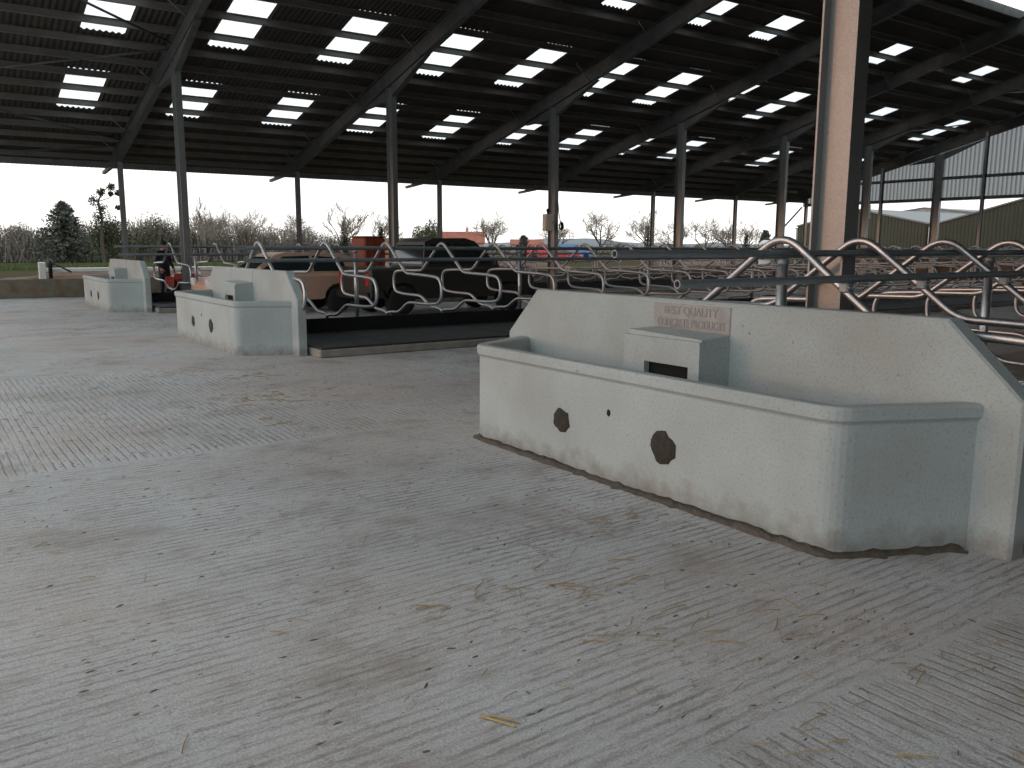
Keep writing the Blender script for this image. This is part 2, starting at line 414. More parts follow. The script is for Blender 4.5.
def column(name, x, y, ztop, label, d=.36, wf=.16, group=None, zbase=0.0):
    t = thing(name, label, 'column', (x, y, zbase), group=group)
    b = MB(); ibeam(b, (0,0,.02), (0,0,ztop-zbase), (0,1,0), d, wf); b.build('shaft', M['galv'], t)
    b = MB(); b.box((-.16,-.30,0), (.16,.30,.02))
    for sx in (-.12, .12):
        for sy in (-.26, .26): b.lathe([(.02,.0),(.02,.05),(.014,.06)], c=(sx,sy,.02), n=6)
    b.build('base_plate', M['galv'], t)
    return t
col_lab = ['interior steel column behind the second trough, first from the left', 'interior steel column, second from the left, bare', 'interior steel column carrying the cream electrical box',
           'interior steel column, fourth from the left', 'interior steel column left of the big near column', 'interior steel column partly hidden behind the big near column']
for i in range(7):
    x = FX[i+1]
    if i < 6: column('steel_column', x, YA, zb(YA)+.02, col_lab[i], group='interior columns')
column('steel_column', FX[0], YA, zb(YA)+.02, 'interior steel column at the unseen left end', group='interior columns')
column('steel_column', XF0, YB+.07, zb(YB)+.02, 'big near galvanised steel column rising behind the large trough', d=.305, wf=.165)
column('gable_column', XG, YA, zb(YA)+.02, 'thick steel gable column in front of the green barn', d=.40, wf=.19)
eave_lab = ['first thin eave post from the left, beyond the far trough', 'second thin eave post from the left', 'third thin eave post from the left', 'eave post hidden behind the electrical box column',
            'fifth thin eave post from the left', 'sixth thin eave post from the left', 'thin corner eave post beside the green barn']
for i in range(7):
    t = thing('eave_post', eave_lab[i], 'post', (FX[i+1], YE, 0), group='eave posts')
    b = MB(); ibeam(b, (0,0,.02), (0,0,4.30), (0,1,0), .15, .15, .01, .008); b.build('shaft', M['galv'], t)
    b = MB(); b.box((-.12,-.12,0),(.12,.12,.02)); b.build('base_plate', M['galv'], t)
for y, lab in ((26.0, 'thin gable post left of the thick gable column'), (20.8, 'thin gable post right of the thick gable column'), (18.2, 'thin gable post farthest right')):
    t = thing('gable_post', lab, 'post', (XG+.02, y, 0), group='gable posts')
    b = MB(); ibeam(b, (0,0,.02), (0,0,zb(y)+.3), (1,0,0), .18, .12, .01, .008); b.build('shaft', M['galv'], t)
    b = MB(); b.box((-.13,-.1,0),(.07,.1,.02)); b.build('base_plate', M['galv'], t)

raf_lab = ['sloping roof rafter at the unseen left end', 'leftmost sloping roof rafter in view', 'second sloping roof rafter from the left', 'third sloping roof rafter from the left', 'fourth sloping roof rafter from the left', 'fifth sloping roof rafter from the left', 'sixth sloping roof rafter from the left', 'sloping rafter at the translucent gable']
def rafter_prof(mir=False):
    def yy(y): return 2*YR - y if mir else y
    def top(y): return zs(y) - .155
    def bot(y): return zb(y)
    return yy, top, bot
for i, x in enumerate(FX):
    t = thing('roof_rafter', raf_lab[i], 'rafter', (x, 0, 0), group='rafters')
    def ib(mb, ya, yb_):
        za, zc = (zs(ya)-.155 + zb(ya))/2, (zs(yb_)-.155 + zb(yb_))/2
        D = Vector((0, .2425, .970)) if ya >= YR else Vector((0, -.2425, .970))
        ibeam(mb, (0, ya, za), (0, yb_, zc), D, .46, .17)
    b = MB(); ib(b, YR, 30.9); b.build('far_slope_beam', M['steel'], t)
    b = MB(); ib(b, -3.9, YR-.001); b.build('near_slope_beam', M['steel'], t)
    # tapered overhang at the eave
    b = MB(); b.prism([(30.5, zb(30.5)+.0), (33.4, 4.10), (33.4, 4.20), (32.9, 4.24), (30.5, zs(30.5)-.16)], 0, -.05, .05); b.build('eave_bracket', M['steel'], t)
    # haunches at the column
    b = MB(); b.prism([(YA-.2, zb(YA-.2)-.30), (YA-.2, zb(YA-.2)), (YA-2.2, zb(YA-2.2))], 0, -.08, .08); b.build('haunch', M['steel'], t)
    b = MB(); b.prism([(YA+.2, zb(YA+.2)-.30), (YA+.2, zb(YA+.2)), (YA+1.6, zb(YA+1.6))], 0, -.08, .08); b.build('haunch', M['steel'], t)
    for y in (30.15, 28.35, 24.75, 21.15, 18.45, 15.75):
        b = MB(); b.tube([(-.62, y, zs(y)-.19), (-.03, y, zb(y)+.06)], .012, 5); b.build('fly_brace', M['galv'], t)
# wind bracing between the last frames of each end
def brace(p, q, lab, r=.03):
    b = MB(); b.tube([(0,0,0), Vector(q)-Vector(p)], r, 6)
    tag(b.build('wind_brace', M['steel'], loc=p), lab, 'brace', 'roof wind braces', 'thing')
def rb(x, y): return (x, y, zb(y)+.38)
xa, xb_ = FX[0]+.12, FX[1]-.12
for (p, q), lab in zip((((rb(xa,19.2)), rb(xb_,22.9)), (rb(xa,26.6), rb(xb_,23.3)), (rb(xa,26.8), rb(xb_,29.6)), (rb(xa,32.2), rb(xb_,30.2))),
    ('thin roof brace crossing below the top left roof light', 'thin roof brace above the lower left roof light', 'thin roof brace below the lower left roof light', 'thin roof brace close to the far eave at left')):
    brace(p, q, lab)
xa, xb_ = FX[6]+.12, FX[7]-.12
for (p, q), lab in zip(((rb(xa,22.9), rb(xb_,19.2)), (rb(xa,23.3), rb(xb_,26.6)), (rb(xa,18.2), rb(xb_,16.0))),
    ('thin roof brace by the gable, middle one', 'thin roof brace by the gable, lowest one', 'thin roof brace by the gable, nearest the ridge')):
    brace(p, q, lab)
b = MB(); b.tube([(0,0,.03), (XG-.2-36.4, 0, 3.95)], .045, 6)
tag(b.build('wall_brace', M['steel'], loc=(36.4, YE+.14, -.06)), 'diagonal brace in the far side beside the green barn', 'brace', kind='thing')
# eave beam tying the posts
b = MB(); b.box((-.2, YE-.05, 4.12), (41.9, YE+.05, 4.28)); tag(b.build('eave_beam', M['steel']), 'horizontal steel eave beam over the thin posts', 'beam', kind='thing')

# ------------------------------------------------------------------ translucent gable cladding
b = MB(); rings = [[], []]
p_ = .2; y = 14.4
while y < YE+.4:
    for dy, dx in ((0,0),(.07,0),(.10,.05),(.17,.05)):
        yy = y+dy; rings[0].append((XG+.20+dx, yy, 3.93)); rings[1].append((XG+.20+dx, yy, zs(yy)-.06))
    y += p_
b.loft(rings, 0, closed=False)
tag(b.build('gable_cladding', M['gable']), 'translucent corrugated cladding in the upper gable', 'cladding', kind='thing')
for k, (z, lab) in enumerate(((4.02, 'lower horizontal rail holding the gable cladding'), (5.02, 'upper horizontal rail holding the gable cladding'))):
    b = MB(); b.prism([(XG+.06, z-.07), (XG+.19, z-.07), (XG+.19, z-.06), (XG+.07, z-.06), (XG+.07, z+.06), (XG+.19, z+.06), (XG+.19, z+.07), (XG+.06, z+.07)], 1, 14.4, (30.6 if k == 0 else YT-(5.4-4.3)/.25+1))
    tag(b.build('gable_rail', M['steel']), lab, 'rail', 'gable rails', 'thing')

# ------------------------------------------------------------------ cream electrical box and cable on the third column
t = thing('electrical_box', 'cream electrical box fixed high on an interior column', 'electrical box', (XF0+12-.30, YA-.12, 2.15))
b = MB(); b.box((-.17,-.1,0),(.17,.1,.56), bev=.02); b.build('enclosure', M['cream'], t)
b = MB(); b.box((-.15,-.112,.03),(.15,-.098,.53), bev=.004); b.build('door', M['cream'], t)
b = MB(); b.box((.10,-.125,.25),(.12,-.11,.33)); b.build('latch', M['black'], t)
b = MB(); b.tube([(-.02,0,.56),(-.02,0,.66)], .03, 8); b.lathe([(.045,.64),(.05,.70),(.02,.74)], c=(-.02,0,0), n=10); b.build('cable_gland', M['black'], t)
t = thing('cable_coil', 'dark coil of cable hanging beside the electrical box', 'cable', (XF0+12+.10, YA-.2, 2.2))
b = MB()
for k in range(5):
    R = .08 + .014*k
    b.tube([(.05+R*.6*math.cos(a), -.02*k, .12+R*math.sin(a)) for a in [2*PI*q/16 for q in range(17)]], .014, 6)
b.build('loops', M['black'], t)
b = MB(); b.tube([(-.05,0,.9),(0,0,.5),(.05,-.02,.25)], .014, 6); b.build('tail', M['black'], t)
t = thing('notice_plate', 'small white notice plate on the column behind the big near column', 'sign', (FX[6]-.11, YA-.235, 2.95))
b = MB(); b.box((-.0,-.012,0),(.16,0,.62)); b.build('plate', M['white'], t)
b = MB()
for q in range(5): b.box((.03,-.014,.1+q*.09),(.13,-.012,.13+q*.09))
b.build('printed_lines', mat('grey_print', (.35,.35,.35), .6), t)

# ------------------------------------------------------------------ water troughs
H1, H2, LIP = 1.735, 2.10, .815
def offset_chain(d, r=.13, n=6):
    P = [Vector((.76, H2)), Vector((0, H1)), Vector((0, -H1)), Vector((.76, -H2))]
    def off(a, b_):
        t_ = (b_-a).normalized(); nn = Vector((-t_.y, t_.x))   # inward = to +x side
        if nn.x < 0 and abs(t_.x) < .5: nn = -nn
        return nn
    segs = []
    for k in range(3):
        a, c_ = P[k], P[k+1]; t_ = (c_-a).normalized()
        nn = Vector((-t_.y, t_.x))
        ctr = Vector((.5, 0))
        if (ctr-a).dot(nn) < 0: nn = -nn
        segs.append((a+nn*d, t_))
    def inter(s1, s2):
        (p, u), (q, v) = s1, s2
        den = u.x*v.y - u.y*v.x; t_ = ((q.x-p.x)*v.y - (q.y-p.y)*v.x)/den
        return p + u*t_
    a0, u0 = segs[0]; A = a0 + u0*((.76-a0.x)/u0.x)
    a2, u2 = segs[2]; D = a2 + u2*((.76-a2.x)/u2.x)
    B, C = inter(segs[0], segs[1]), inter(segs[1], segs[2])
    out = [A]
    for a, p, c_ in ((A, B, C), (B, C, D)):
        rr = max(.04, r - d)
        s, q = p + (a-p).normalized()*rr*.9, p + (c_-p).normalized()*rr*.9
        for k in range(n+1):
            t_ = k/n; out.append(s*(1-t_)**2 + p*2*t_*(1-t_) + q*t_*t_)
    out.append(D)
    return out
def make_trough(label, lettering):
    t = thing('water_trough', label, 'water trough')
    b = MB(); rings = []
    for d, z in ((-.004,0),(0,.03),(0,.715),(-.004,.725),(-.022,.745),(-.024,.80),(-.014,.815),(.0,LIP+.004),(.075,LIP),(.09,.80),(.15,.34),(.24,.30)):
        rings.append([(p.x, p.y, z) for p in offset_chain(d)])
    b.loft(rings, 0, capB=True, closed=False, smooth=False)
    b.build('basin', M['conc'], t)
    hw, tw, ht = 2.33, 1.89, 1.255
    front = [(hw,0),(hw,.84),(tw,ht),(-tw,ht),(-hw,.84),(-hw,0)]
    def sc_(d): return [(max(-hw+d, min(hw-d, y)), min(z, ht-d) if z > 1 else z) for y, z in front]
    b = MB(); rings = []
    for d, x in ((.018,.752),(0,.767),(0,.885),(.018,.90)):
        rings.append([(x, y, z) for y, z in sc_(d)])
    b.loft(rings, 0, True, True); b.build('back_panel', M['conc'], t)
    # float-valve housing on the back panel
    b = MB(); y0, y1, xa, xb_, zt = -.375, .375, .445, .76, 1.0
    w_ = .05
    b.box((xa, y0, .82), (xa+w_, y1, zt))                       # front above the slot
    b.box((xa, y0, .55), (xa+w_, y0+.10, .82)); b.box((xa, y1-.22, .55), (xa+w_, y1, .82))
    b.box((xa, y0+.10, .55), (xa+w_, y1-.22, .66))
    b.box((xa+w_, y0, .55), (xb_, y0+w_, zt)); b.box((xa+w_, y1-w_, .55), (xb_, y1, zt))
    h = b.build('valve_housing', M['conc'], t)
    b = MB(); z0 = zt-.01
    b.add([(xa+.03,y0+.01,z0-.01),(xb_-.01,y0+.01,z0+.005),(xb_-.09,y1-.14,z0+.03),(xa+.03,y1-.02,z0+.012),
           (xa+.03,y0+.01,z0+.025),(xb_-.01,y0+.01,z0+.04),(xb_-.09,y1-.14,z0+.065),(xa+.03,y1-.02,z0+.047)],
          [(0,3,2,1),(4,5,6,7),(0,1,5,4),(1,2,6,5),(2,3,7,6),(3,0,4,7)])
    b.build('lid', M['conc'], h)
    b = MB(); b.box((xa+w_+.01, y0+.06, .56), (xa+w_+.02, y1-.06, .99)); b.build('slot_shade_sheet', M['dark'], h)  # black sheet behind the slot, painted for the shade inside the housing
    # cast plaque with raised lettering
    pl = MB(); pl.box((.744, -.375, 1.03), (.757, .375, 1.225), bev=.005); plq = pl.build('plaque', mat('plaque_concrete', (.37,.355,.34), .9, 0, .2, 12, .2, 80) if lettering else M['conc'], t)
    if lettering:
        for txt, z, wd in (('BEST QUALITY', 1.148, .52), ('CONCRETE PRODUCTS', 1.058, .66)):
            cu = bpy.data.curves.new('lettering', 'FONT'); cu.body = txt; cu.align_x = 'CENTER'; cu.size = .085; cu.extrude = .004; cu.offset = .0012
            to = bpy.data.objects.new('lettering', cu); COL.objects.link(to)
            bpy.context.view_layer.update()
            wdt = to.dimensions.x
            dg = bpy.context.evaluated_depsgraph_get(); me = bpy.data.meshes.new_from_object(to.evaluated_get(dg))
            bpy.data.objects.remove(to)
            for v_ in me.vertices: v_.co.x *= wd/wdt
            lo = bpy.data.objects.new('lettering', me); COL.objects.link(lo); me.materials.append(M['letter'])
            lo.parent = plq; lo.matrix_local = Matrix(((0,0,-1,.744),(-1,0,0,0),(0,1,0,z),(0,0,0,1)))
    # plugged holes in the front
    def blob(y, z, ry, rz_, m, name, deep=.012, seed=1):
        rnd = random.Random(seed); n_ = 18; b = MB(); A = []; B = []; C = []
        for k in range(n_):
            a = 2*PI*k/n_; q = 1 + rnd.uniform(-.12, .12)
            A.append((0.004, y+ry*q*math.cos(a), z+rz_*q*math.sin(a))); B.append((-deep*.6, y+ry*q*.9*math.cos(a), z+rz_*q*.9*math.sin(a))); C.append((-deep, y+ry*q*.5*math.cos(a), z+rz_*q*.5*math.sin(a)))
        b.loft([A, B, C], 0, True, True, smooth=True); return b.build(name, m, t)
    blob(.555, .36, .10, .095, M['mortar'], 'drain_plug', seed=3)
    blob(-.50, .352, .115, .115, M['mortar'], 'drain_plug', seed=5)
    blob(.03, .50, .022, .028, M['dark'], 'overflow_hole', .003, 7)  # black disc painted for the shade in the hole
    return t
M['letter'] = mat('worn_lettering', (.29,.275,.26), .9)
tr = make_trough('large near concrete water trough with a lettered plaque on its back panel', True)
TX = 3.88
tr.location = (TX, 4.315, 0)
def make_plain(label, y):
    t = make_trough(label, False); t.location = (TX, y, 0); return t
t2 = make_plain('concrete water trough in the middle of the three', 14.465)
t3 = make_plain('farthest and smallest looking concrete water trough at left', 24.52)
# silt along the trough foot
b = MB(); rnd = random.Random(4)
ch = offset_chain(-.03); prev = None; rings = []
pts = []
for k in range(len(ch)-1):
    n_ = max(1, int((ch[k+1]-ch[k]).length/.05))
    for q in range(n_): pts.append(ch[k].lerp(ch[k+1], q/n_))
for p in pts:
    r_ = .008 + .03*rnd.random()**2; c_ = Vector((TX + p.x - 0, 4.315 + p.y))
    d = (Vector((TX+.5, 4.315)) - c_).normalized()
    rings.append([(c_.x + d.x*.05, c_.y + d.y*.05, 0.001), (c_.x + d.x*.05, c_.y + d.y*.05, .03 + r_*.5), (c_.x, c_.y, r_*.5), (c_.x - d.x*r_*1.6, c_.y - d.y*r_*1.6, .002)])
b.loft(rings, 0, closed=False, smooth=True)
tag(b.build('silt', M['mud']), 'wet brown silt along the foot of the large trough', 'silt', kind='stuff')

# ------------------------------------------------------------------ cubicle rows
C1, C2, C3 = 3.70, 14.0, 24.1
HALF = [(.05,.40),(.10,.45),(.28,.475),(.52,.48),(.82,.67),(1.62,.68),(1.97,.72),(1.97,1.12),(1.58,1.15),(.76,1.17),(.0,1.745)]
def divider_proto():
    t = thing('cubicle_divider', 'x', 'cubicle divider')
    near = [(0.0, -u, z) for u, z in HALF]; far = [(0.03*(1 if k < 4 else 0), u, z) for k, (u, z) in enumerate(HALF)]
    near[0] = (-.03, near[0][1], near[0][2]); near[1] = (-.03, near[1][1], near[1][2]); near[2] = (-.03,near[2][1],near[2][2]); near[3] = (-.03,near[3][1],near[3][2])
    path = near + far[::-1][1:]
    b = MB(); b.tube(fillet(path, [.18 if abs(p[1]) < .01 else .22 if abs(p[1]) > 1.5 else .11 for p in path], 6), .027, 8); b.build('tube', M['pipe'], t)
    def clamp(y, z):
        b = MB(); b.box((-.034, y-.034, z-.034), (.034, y+.034, z+.034), bev=.01)
        for s_ in (-.022, .022): b.tube([(s_, y-.05, z), (s_, y+.05, z)], .007, 5)
        return b.build('rail_clamp', M['rail'], t)
    clamp(-.50, 1.39); clamp(.50, 1.39)
    return t
proto = divider_proto(); first = True
rows = [('near', C1, 4.87, 1.2, 30, 3.32, 'row behind the large near trough'), ('middle', C2, 4.72, 1.165, 31, 4.32, 'row behind the middle trough'), ('far', C3, 5.72, 1.2, 30, 4.36, 'row behind the farthest trough')]
for rn, c, x0, dx, n, xe, desc in rows:
    for k in range(n):
        x = x0 + dx*k
        if rn == 'near': x = [4.835, 5.735, 6.90][k] if k < 3 else 8.0 + 1.15*(k-3)
        lab = 'bent galvanised cubicle divider, %s along the %s' % (ORD[k], desc)
        if first: o = proto; o.location = (x, c, 0); o['label'] = lab; o['group'] = 'cubicle dividers'; first = False
        else: o = dup(proto, (x, c, 0), lab, group='cubicle dividers')
    for (dy, z, nm) in ((0, 1.60, 'top rail under the divider hoops'), (-.50, 1.445 if rn == 'near' else 1.40, 'neck rail resting on the dividers')):
        b = MB(); L_ = XG - .35 - xe
        r_ = .0245 if rn == 'near' else .034
        b.tube([(.0,0,0),(L_,0,0)], r_, 10, caps=False); b.tube([(0,0,0),(.14,0,0)], r_-.006, 10, caps=False)
        b.lathe([(r_-.006,.14),(r_-.006,.141)], 'x', n=10)
        b.loft([[(0, rr*math.cos(2*PI*q/10), rr*math.sin(2*PI*q/10)) for q in range(10)] for rr in (r_-.006, r_)])
        tag(b.build('cubicle_rail', M['rail'], loc=(xe, c+dy, z)), 'straight steel %s, %s' % (nm, desc), 'rail', 'cubicle rails', 'thing')
    for k in range(10):
        xp = ({'near': 4.93, 'middle': 6.5, 'far': 6.4}[rn] + 3.6*k) if (rn, k) != ('near', 1) else 7.8
        t = thing('rail_post', 'upright steel post, %s along the %s' % (ORD[k], desc), 'post', (xp, c + (.06 if rn == 'near' else .10), .125), group='rail posts')
        b = MB(); b.tube([(0,0,.012),(0,0,1.42)], .038, 10); b.build('tube', M['pipe'], t)
        b = MB(); b.box((-.09,-.09,0),(.09,.09,.012)); b.build('base_plate', M['pipe'], t)
        b = MB(); b.lathe([(.041,1.39),(.041,1.43),(.02,1.44)], n=10); b.build('cap', M['rail'], t)
    # raised bed, rubber mats, head board
    b = MB(); b.box((4.82 if rn != 'far' else 4.84, c-2.25, 0), (XG-.3, c+2.25, .12), bev=.015)
    tag(b.build('cubicle_bed', M['kerb']), 'raised concrete cubicle bed of the %s' % desc, 'cubicle bed', 'cubicle beds', 'thing')
    nm_ = {'near': 30, 'middle': 28, 'far': 10}[rn]
    for k in range(nm_):
        xs = 4.84 + 1.2*k + .012
        b = MB(); b.box((0,0,0),(1.176,2.19,.03), bev=.01)
        tag(b.build('rubber_mat', M['rubber_mat'], loc=(xs, c-2.22, .121)), 'black rubber cow mat, %s along the %s' % (ORD[k], desc), 'mat', 'rubber mats', 'thing')
    b = MB(); b.box((0,-.03,0),(XG-5.2,.03,.27), bev=.01)
    tag(b.build('head_board', M['black'], loc=(4.84, c+.0, .121)), 'long black head board along the %s' % desc, 'board', 'head boards', 'thing')

# ------------------------------------------------------------------ vehicles
def wheel(parent, x, y, r, w_, rim=.6, side=1):
    b = MB(); b.lathe([(r*rim,-w_/2),(r*.93,-w_/2),(r,-w_*.32),(r,w_*.32),(r*.93,w_/2),(r*rim,w_/2)], 'y', n=24)
    o = b.build('wheel', M['tyre'], parent, (x, y, r))
    b = MB(); b.lathe([(r*rim,-w_*.42),(r*rim*.85,-w_*.30),(r*.15,-w_*.34),(.01,-w_*.34)], 'y', n=20)
    b.lathe([(r*rim,w_*.42),(r*rim*.85,w_*.30),(r*.15,w_*.34),(.01,w_*.34)], 'y', n=20)
    b.build('rim', M['rim'], o)
    return o
M['rim'] = mat('grey_rim', (.25,.25,.25), .4, .6)
M['lampr'] = mat('red_lens', (.45,.02,.015), .3); M['lamp'] = mat('clear_lens', (.6,.6,.58), .2); M['amber'] = mat('amber_lens', (.6,.2,.02), .3)
def arch(cx, r, z0, n=8):
    return [(cx - r*math.cos(PI*k/n), z0 + r*math.sin(PI*k/n)) for k in range(n+1)]
def vehicle(name, label, cat, loc, rz, body, W, low, cab, windows, wheels, wr, group=None, roofm=None, bed=None):
    """low: side profile of the lower body (x,z) ; cab: (x,z) profile with 4+ points, belt line to roof"""
    t = thing(name, label, cat, loc, rz, group)
    b = MB(); n = len(low); rings = []
    zmid = .8
    for y, s in ((-W/2+.0, 0), (W/2, 0)):
        pass
    def ins(p, d):
        cx = sum(q[0] for q in low)/n
        return (p[0] + (d if p[0] < cx else -d)*.6, p[1] - (d if p[1] > zmid else 0))
    for y, d in ((-W/2, .07), (-W/2+.03, .02), (-W/2+.10, 0), (W/2-.10, 0), (W/2-.03, .02), (W/2, .07)):
        rings.append([(ins(p, d)[0], y, ins(p, d)[1]) for p in low])
    b.loft(rings, 0, True, True, smooth=False); b.build('body', body, t)
    zb0 = min(p[1] for p in cab); zt0 = max(p[1] for p in cab)
    def hw(z): return (W/2-.06) - .16*(z-zb0)/(zt0-zb0)
    b = MB(); b.loft([[(x, -hw(z), z) for x, z in cab], [(x, hw(z), z) for x, z in cab]], 0, True, True); c_ = b.build('cab', roofm or body, t)
    for poly in windows:                        # side windows
        for s in (-1, 1):
            b = MB(); A = [(x, s*(hw(z)+.004), z) for x, z in poly]; B = [(x, s*(hw(z)-.02), z) for x, z in poly]
            b.loft([A, B], 0, True, True); b.build('side_window', M['glass'], c_)
    # wind screen and rear window lie on the first and last sloping edges of the cab
    for (p, q), nm, sgn in (((cab[0], cab[1]), 'rear_window', -1), ((cab[-1], cab[-2]), 'windscreen', 1)):
        b = MB(); P = []
        for f in (.12, .88):
            x, z = p[0] + (q[0]-p[0])*f, p[1] + (q[1]-p[1])*f
            P.append((x + sgn*.008, hw(z)-.07, z+.004))
        A = [(P[0][0], -P[0][1], P[0][2]), P[0], P[1], (P[1][0], -P[1][1], P[1][2])]
        b.loft([A, [(x - sgn*.02, y, z) for x, y, z in A]], 0, True, True); b.build(nm, M['glass'], c_)
    for x in wheels:
        for s in (-1, 1): wheel(t, x, s*(W/2-.13), wr, .24)
    x0, x1 = min(p[0] for p in low), max(p[0] for p in low)
    for s in (-1, 1):
        b = MB(); b.box((x0-.012, s*(W/2-.16)-.08, .72), (x0+.06, s*(W/2-.16)+.08, 1.0), bev=.015); b.build('tail_lamp', M['lampr'], t)
        b = MB(); b.box((x1-.07, s*(W/2-.22)-.14, .68), (x1+.012, s*(W/2-.22)+.14, .86), bev=.015); b.build('head_lamp', M['lamp'], t)
    b = MB(); b.box((x1-.05, -W/2+.05, .38), (x1+.07, W/2-.05, .58), bev=.03); b.build('bumper', M['rubber'], t)
    b = MB(); b.box((x0-.08, -W/2+.05, .40), (x0+.05, W/2-.05, .58), bev=.03); b.build('bumper', M['rubber'], t)
    for s in (-1, 1):
        xm = cab[-1][0]-.25
        b = MB(); b.box((xm-.05, s*(W/2+.09)-.08, zb0+.02), (xm+.05, s*(W/2+.09)+.08, zb0+.18), bev=.02); b.build('door_mirror', body, t)
    return t
dark = mat('dark_olive_paint', (.035,.033,.028), .35, 0, .2, 4)
X0 = 0
low = [(-2.35,.45)] + [(-1.93,.45)] + arch(-1.53, .44, .42)[0:] + [(-1.0,.40),(1.10,.40)] + arch(1.58, .44, .42) + [(2.06,.42),(2.32,.48),(2.36,.80),(2.25,1.02),(1.15,1.16),(-.95,1.16),(-.97,1.16),(-2.33,1.14)]
cab = [(-.92,1.14),(-.80,1.74),(-.55,1.83),(.35,1.84),(.62,1.76),(1.28,1.15)]
vehicle('pickup_truck', 'dark double-cab pickup parked behind the middle cubicle row', 'pickup truck', (10.92, 18.75, 0), 0, dark, 1.82, low, cab,
        [[(-.74,1.22),(-.66,1.68),(-.10,1.72),(-.10,1.22)], [(0.0,1.22),(0.0,1.72),(.48,1.68),(1.05,1.22)]], (-1.53, 1.58), .37)
pk = mat('silver_paint_pink_sun', (.60,.38,.28), .35, .2, .1, 4)  # silver car with pink sunlight put into the paint colour
low = [(-1.95,.42),(-1.65,.40)] + arch(-1.25, .36, .36) + [(-.8,.34),(.85,.34)] + arch(1.27, .36, .36) + [(1.70,.38),(1.93,.48),(1.92,.72),(1.72,.86),(.95,.96),(-1.90,.98)]
cab = [(-1.88,.96),(-1.62,1.38),(-1.35,1.46),(.05,1.48),(.30,1.42),(1.02,.96)]
vehicle('hatchback_car', 'silver hatchback, pink sunlight in its paint, red tail lamps, behind the middle cubicle row', 'car', (7.48, 20.75, 0), PI, pk, 1.68, low, cab,
        [[(-1.5,1.02),(-1.38,1.34),(-.62,1.40),(-.62,1.02)], [(-.54,1.02),(-.54,1.40),(.12,1.38),(.78,1.02)]], (-1.25, 1.27), .31)
# pale van beyond the far row, low sun put into its peach colour
vn = mat('pale_van_sun_tint', (.62,.42,.28), .4)
low = [(-2.2,.45),(-1.75,.42)] + arch(-1.35, .38, .38) + [(-.9,.36),(1.0,.36)] + arch(1.45, .38, .38) + [(1.9,.40),(2.2,.5),(2.2,.85),(1.95,1.05),(1.4,1.16),(-2.2,1.18)]
cab = [(-2.19,1.16),(-2.12,1.80),(-1.95,1.92),(.35,1.93),(.65,1.86),(1.45,1.15)]
vehicle('small_van', 'pale van with low sun in its peach paint, half hidden beyond the dark pickup', 'van', (15.9, 28.0, 0), .25, vn, 1.75, low, cab, [[(.0,1.22),(.0,1.78),(.45,1.76),(1.1,1.22)]], (-1.35,1.45), .33)
for nm, lab, col_, loc in (('small_van', 'distant red van left of the column with the electrical box', (.55,.05,.05), (61.4,80.6,0)), ('small_van', 'distant blue van right of the column with the electrical box', (.10,.22,.42), (66.2,81.1,0))):
    vehicle(nm, lab, 'van', loc, -.6, mat('van_paint', col_, .4), 1.75, low, cab, [[(.0,1.22),(.0,1.78),(.45,1.76),(1.1,1.22)]], (-1.35,1.45), .33, group='distant vans')
low = [(-1.95,.42),(-1.65,.40)] + arch(-1.25, .36, .36) + [(-.8,.34),(.85,.34)] + arch(1.27, .36, .36) + [(1.70,.38),(1.93,.48),(1.92,.72),(1.72,.86),(.95,.96),(-1.90,.98)]
cab = [(-1.88,.96),(-1.62,1.38),(-1.35,1.46),(.05,1.48),(.30,1.42),(1.02,.96)]
vehicle('hatchback_car', 'distant red hatchback below the blue van', 'car', (56.9,71.6,0), -.6, mat('red_car_paint', (.5,.04,.05), .4), 1.7, low, cab, [[(-1.5,1.02),(-1.38,1.34),(-.62,1.40),(-.62,1.02)], [(-.54,1.02),(-.54,1.40),(.12,1.38),(.78,1.02)]], (-1.25,1.27), .31)

# rust red box trailer behind the silver car
rr = mat('rust_red_paint', (.30,.065,.025), .6, 0, .35, 6)
t = thing('box_trailer', 'rust red boxy trailer behind the hatchback', 'trailer', (10.22, 21.35, 0), 0)
b = MB(); b.box((-.30,-.42,.55),(.30,.42,1.86), bev=.03)
for x in (-.26,-.09,.09,.26): b.box((x-.025,-.445,.6),(x+.025,-.42,1.82)); b.box((x-.025,.42,.6),(x+.025,.445,1.82))
b.build('box_body', rr, t)
b = MB(); b.box((-.32,-.45,1.86),(.32,.45,1.90), bev=.015); b.build('roof', rr, t)
b = MB(); b.box((-.4,-.4,.45),(.4,.4,.55)); b.tube([(.4,0,.5),(1.1,0,.45)], .04, 6); b.build('chassis', M['rail'], t)
for s in (-1, 1): wheel(t, 0, s*.55, .32, .18)

# red quad bike
t = thing('quad_bike', 'small red quad bike beside the person', 'quad bike', (7.05, 27.6, 0), 1.2)
qr = mat('quad_red', (.36,.045,.02), .4)
b = MB()
b.loft([[(x, -w_, z) for x, z, w_ in ()] or [(-.8,-.32,.62),(-.8,.32,.62),(-.8,.28,.80),(-.8,-.28,.80)], [(-.3,-.2,.55),(-.3,.2,.55),(-.3,.16,.84),(-.3,-.16,.84)], [(.2,-.2,.52),(.2,.2,.52),(.2,.16,.90),(.2,-.16,.90)], [(.85,-.34,.60),(.85,.34,.60),(.85,.26,.82),(.85,-.26,.82)]], 0, True, True)
for x in (-.55, .58):
    for s in (-1, 1): b.loft([[(x+.36*math.cos(a), s*.30, .36+.36*math.sin(a)) for a in [PI*k/8 for k in range(9)]], [(x+.36*math.cos(a), s*.56, .34+.36*math.sin(a)) for a in [PI*k/8 for k in range(9)]]], closed=False)
b.build('bodywork', qr, t)
b = MB(); b.box((-.6,-.15,.82),(.1,.15,.92), bev=.04); b.build('seat', M['rubber'], t)
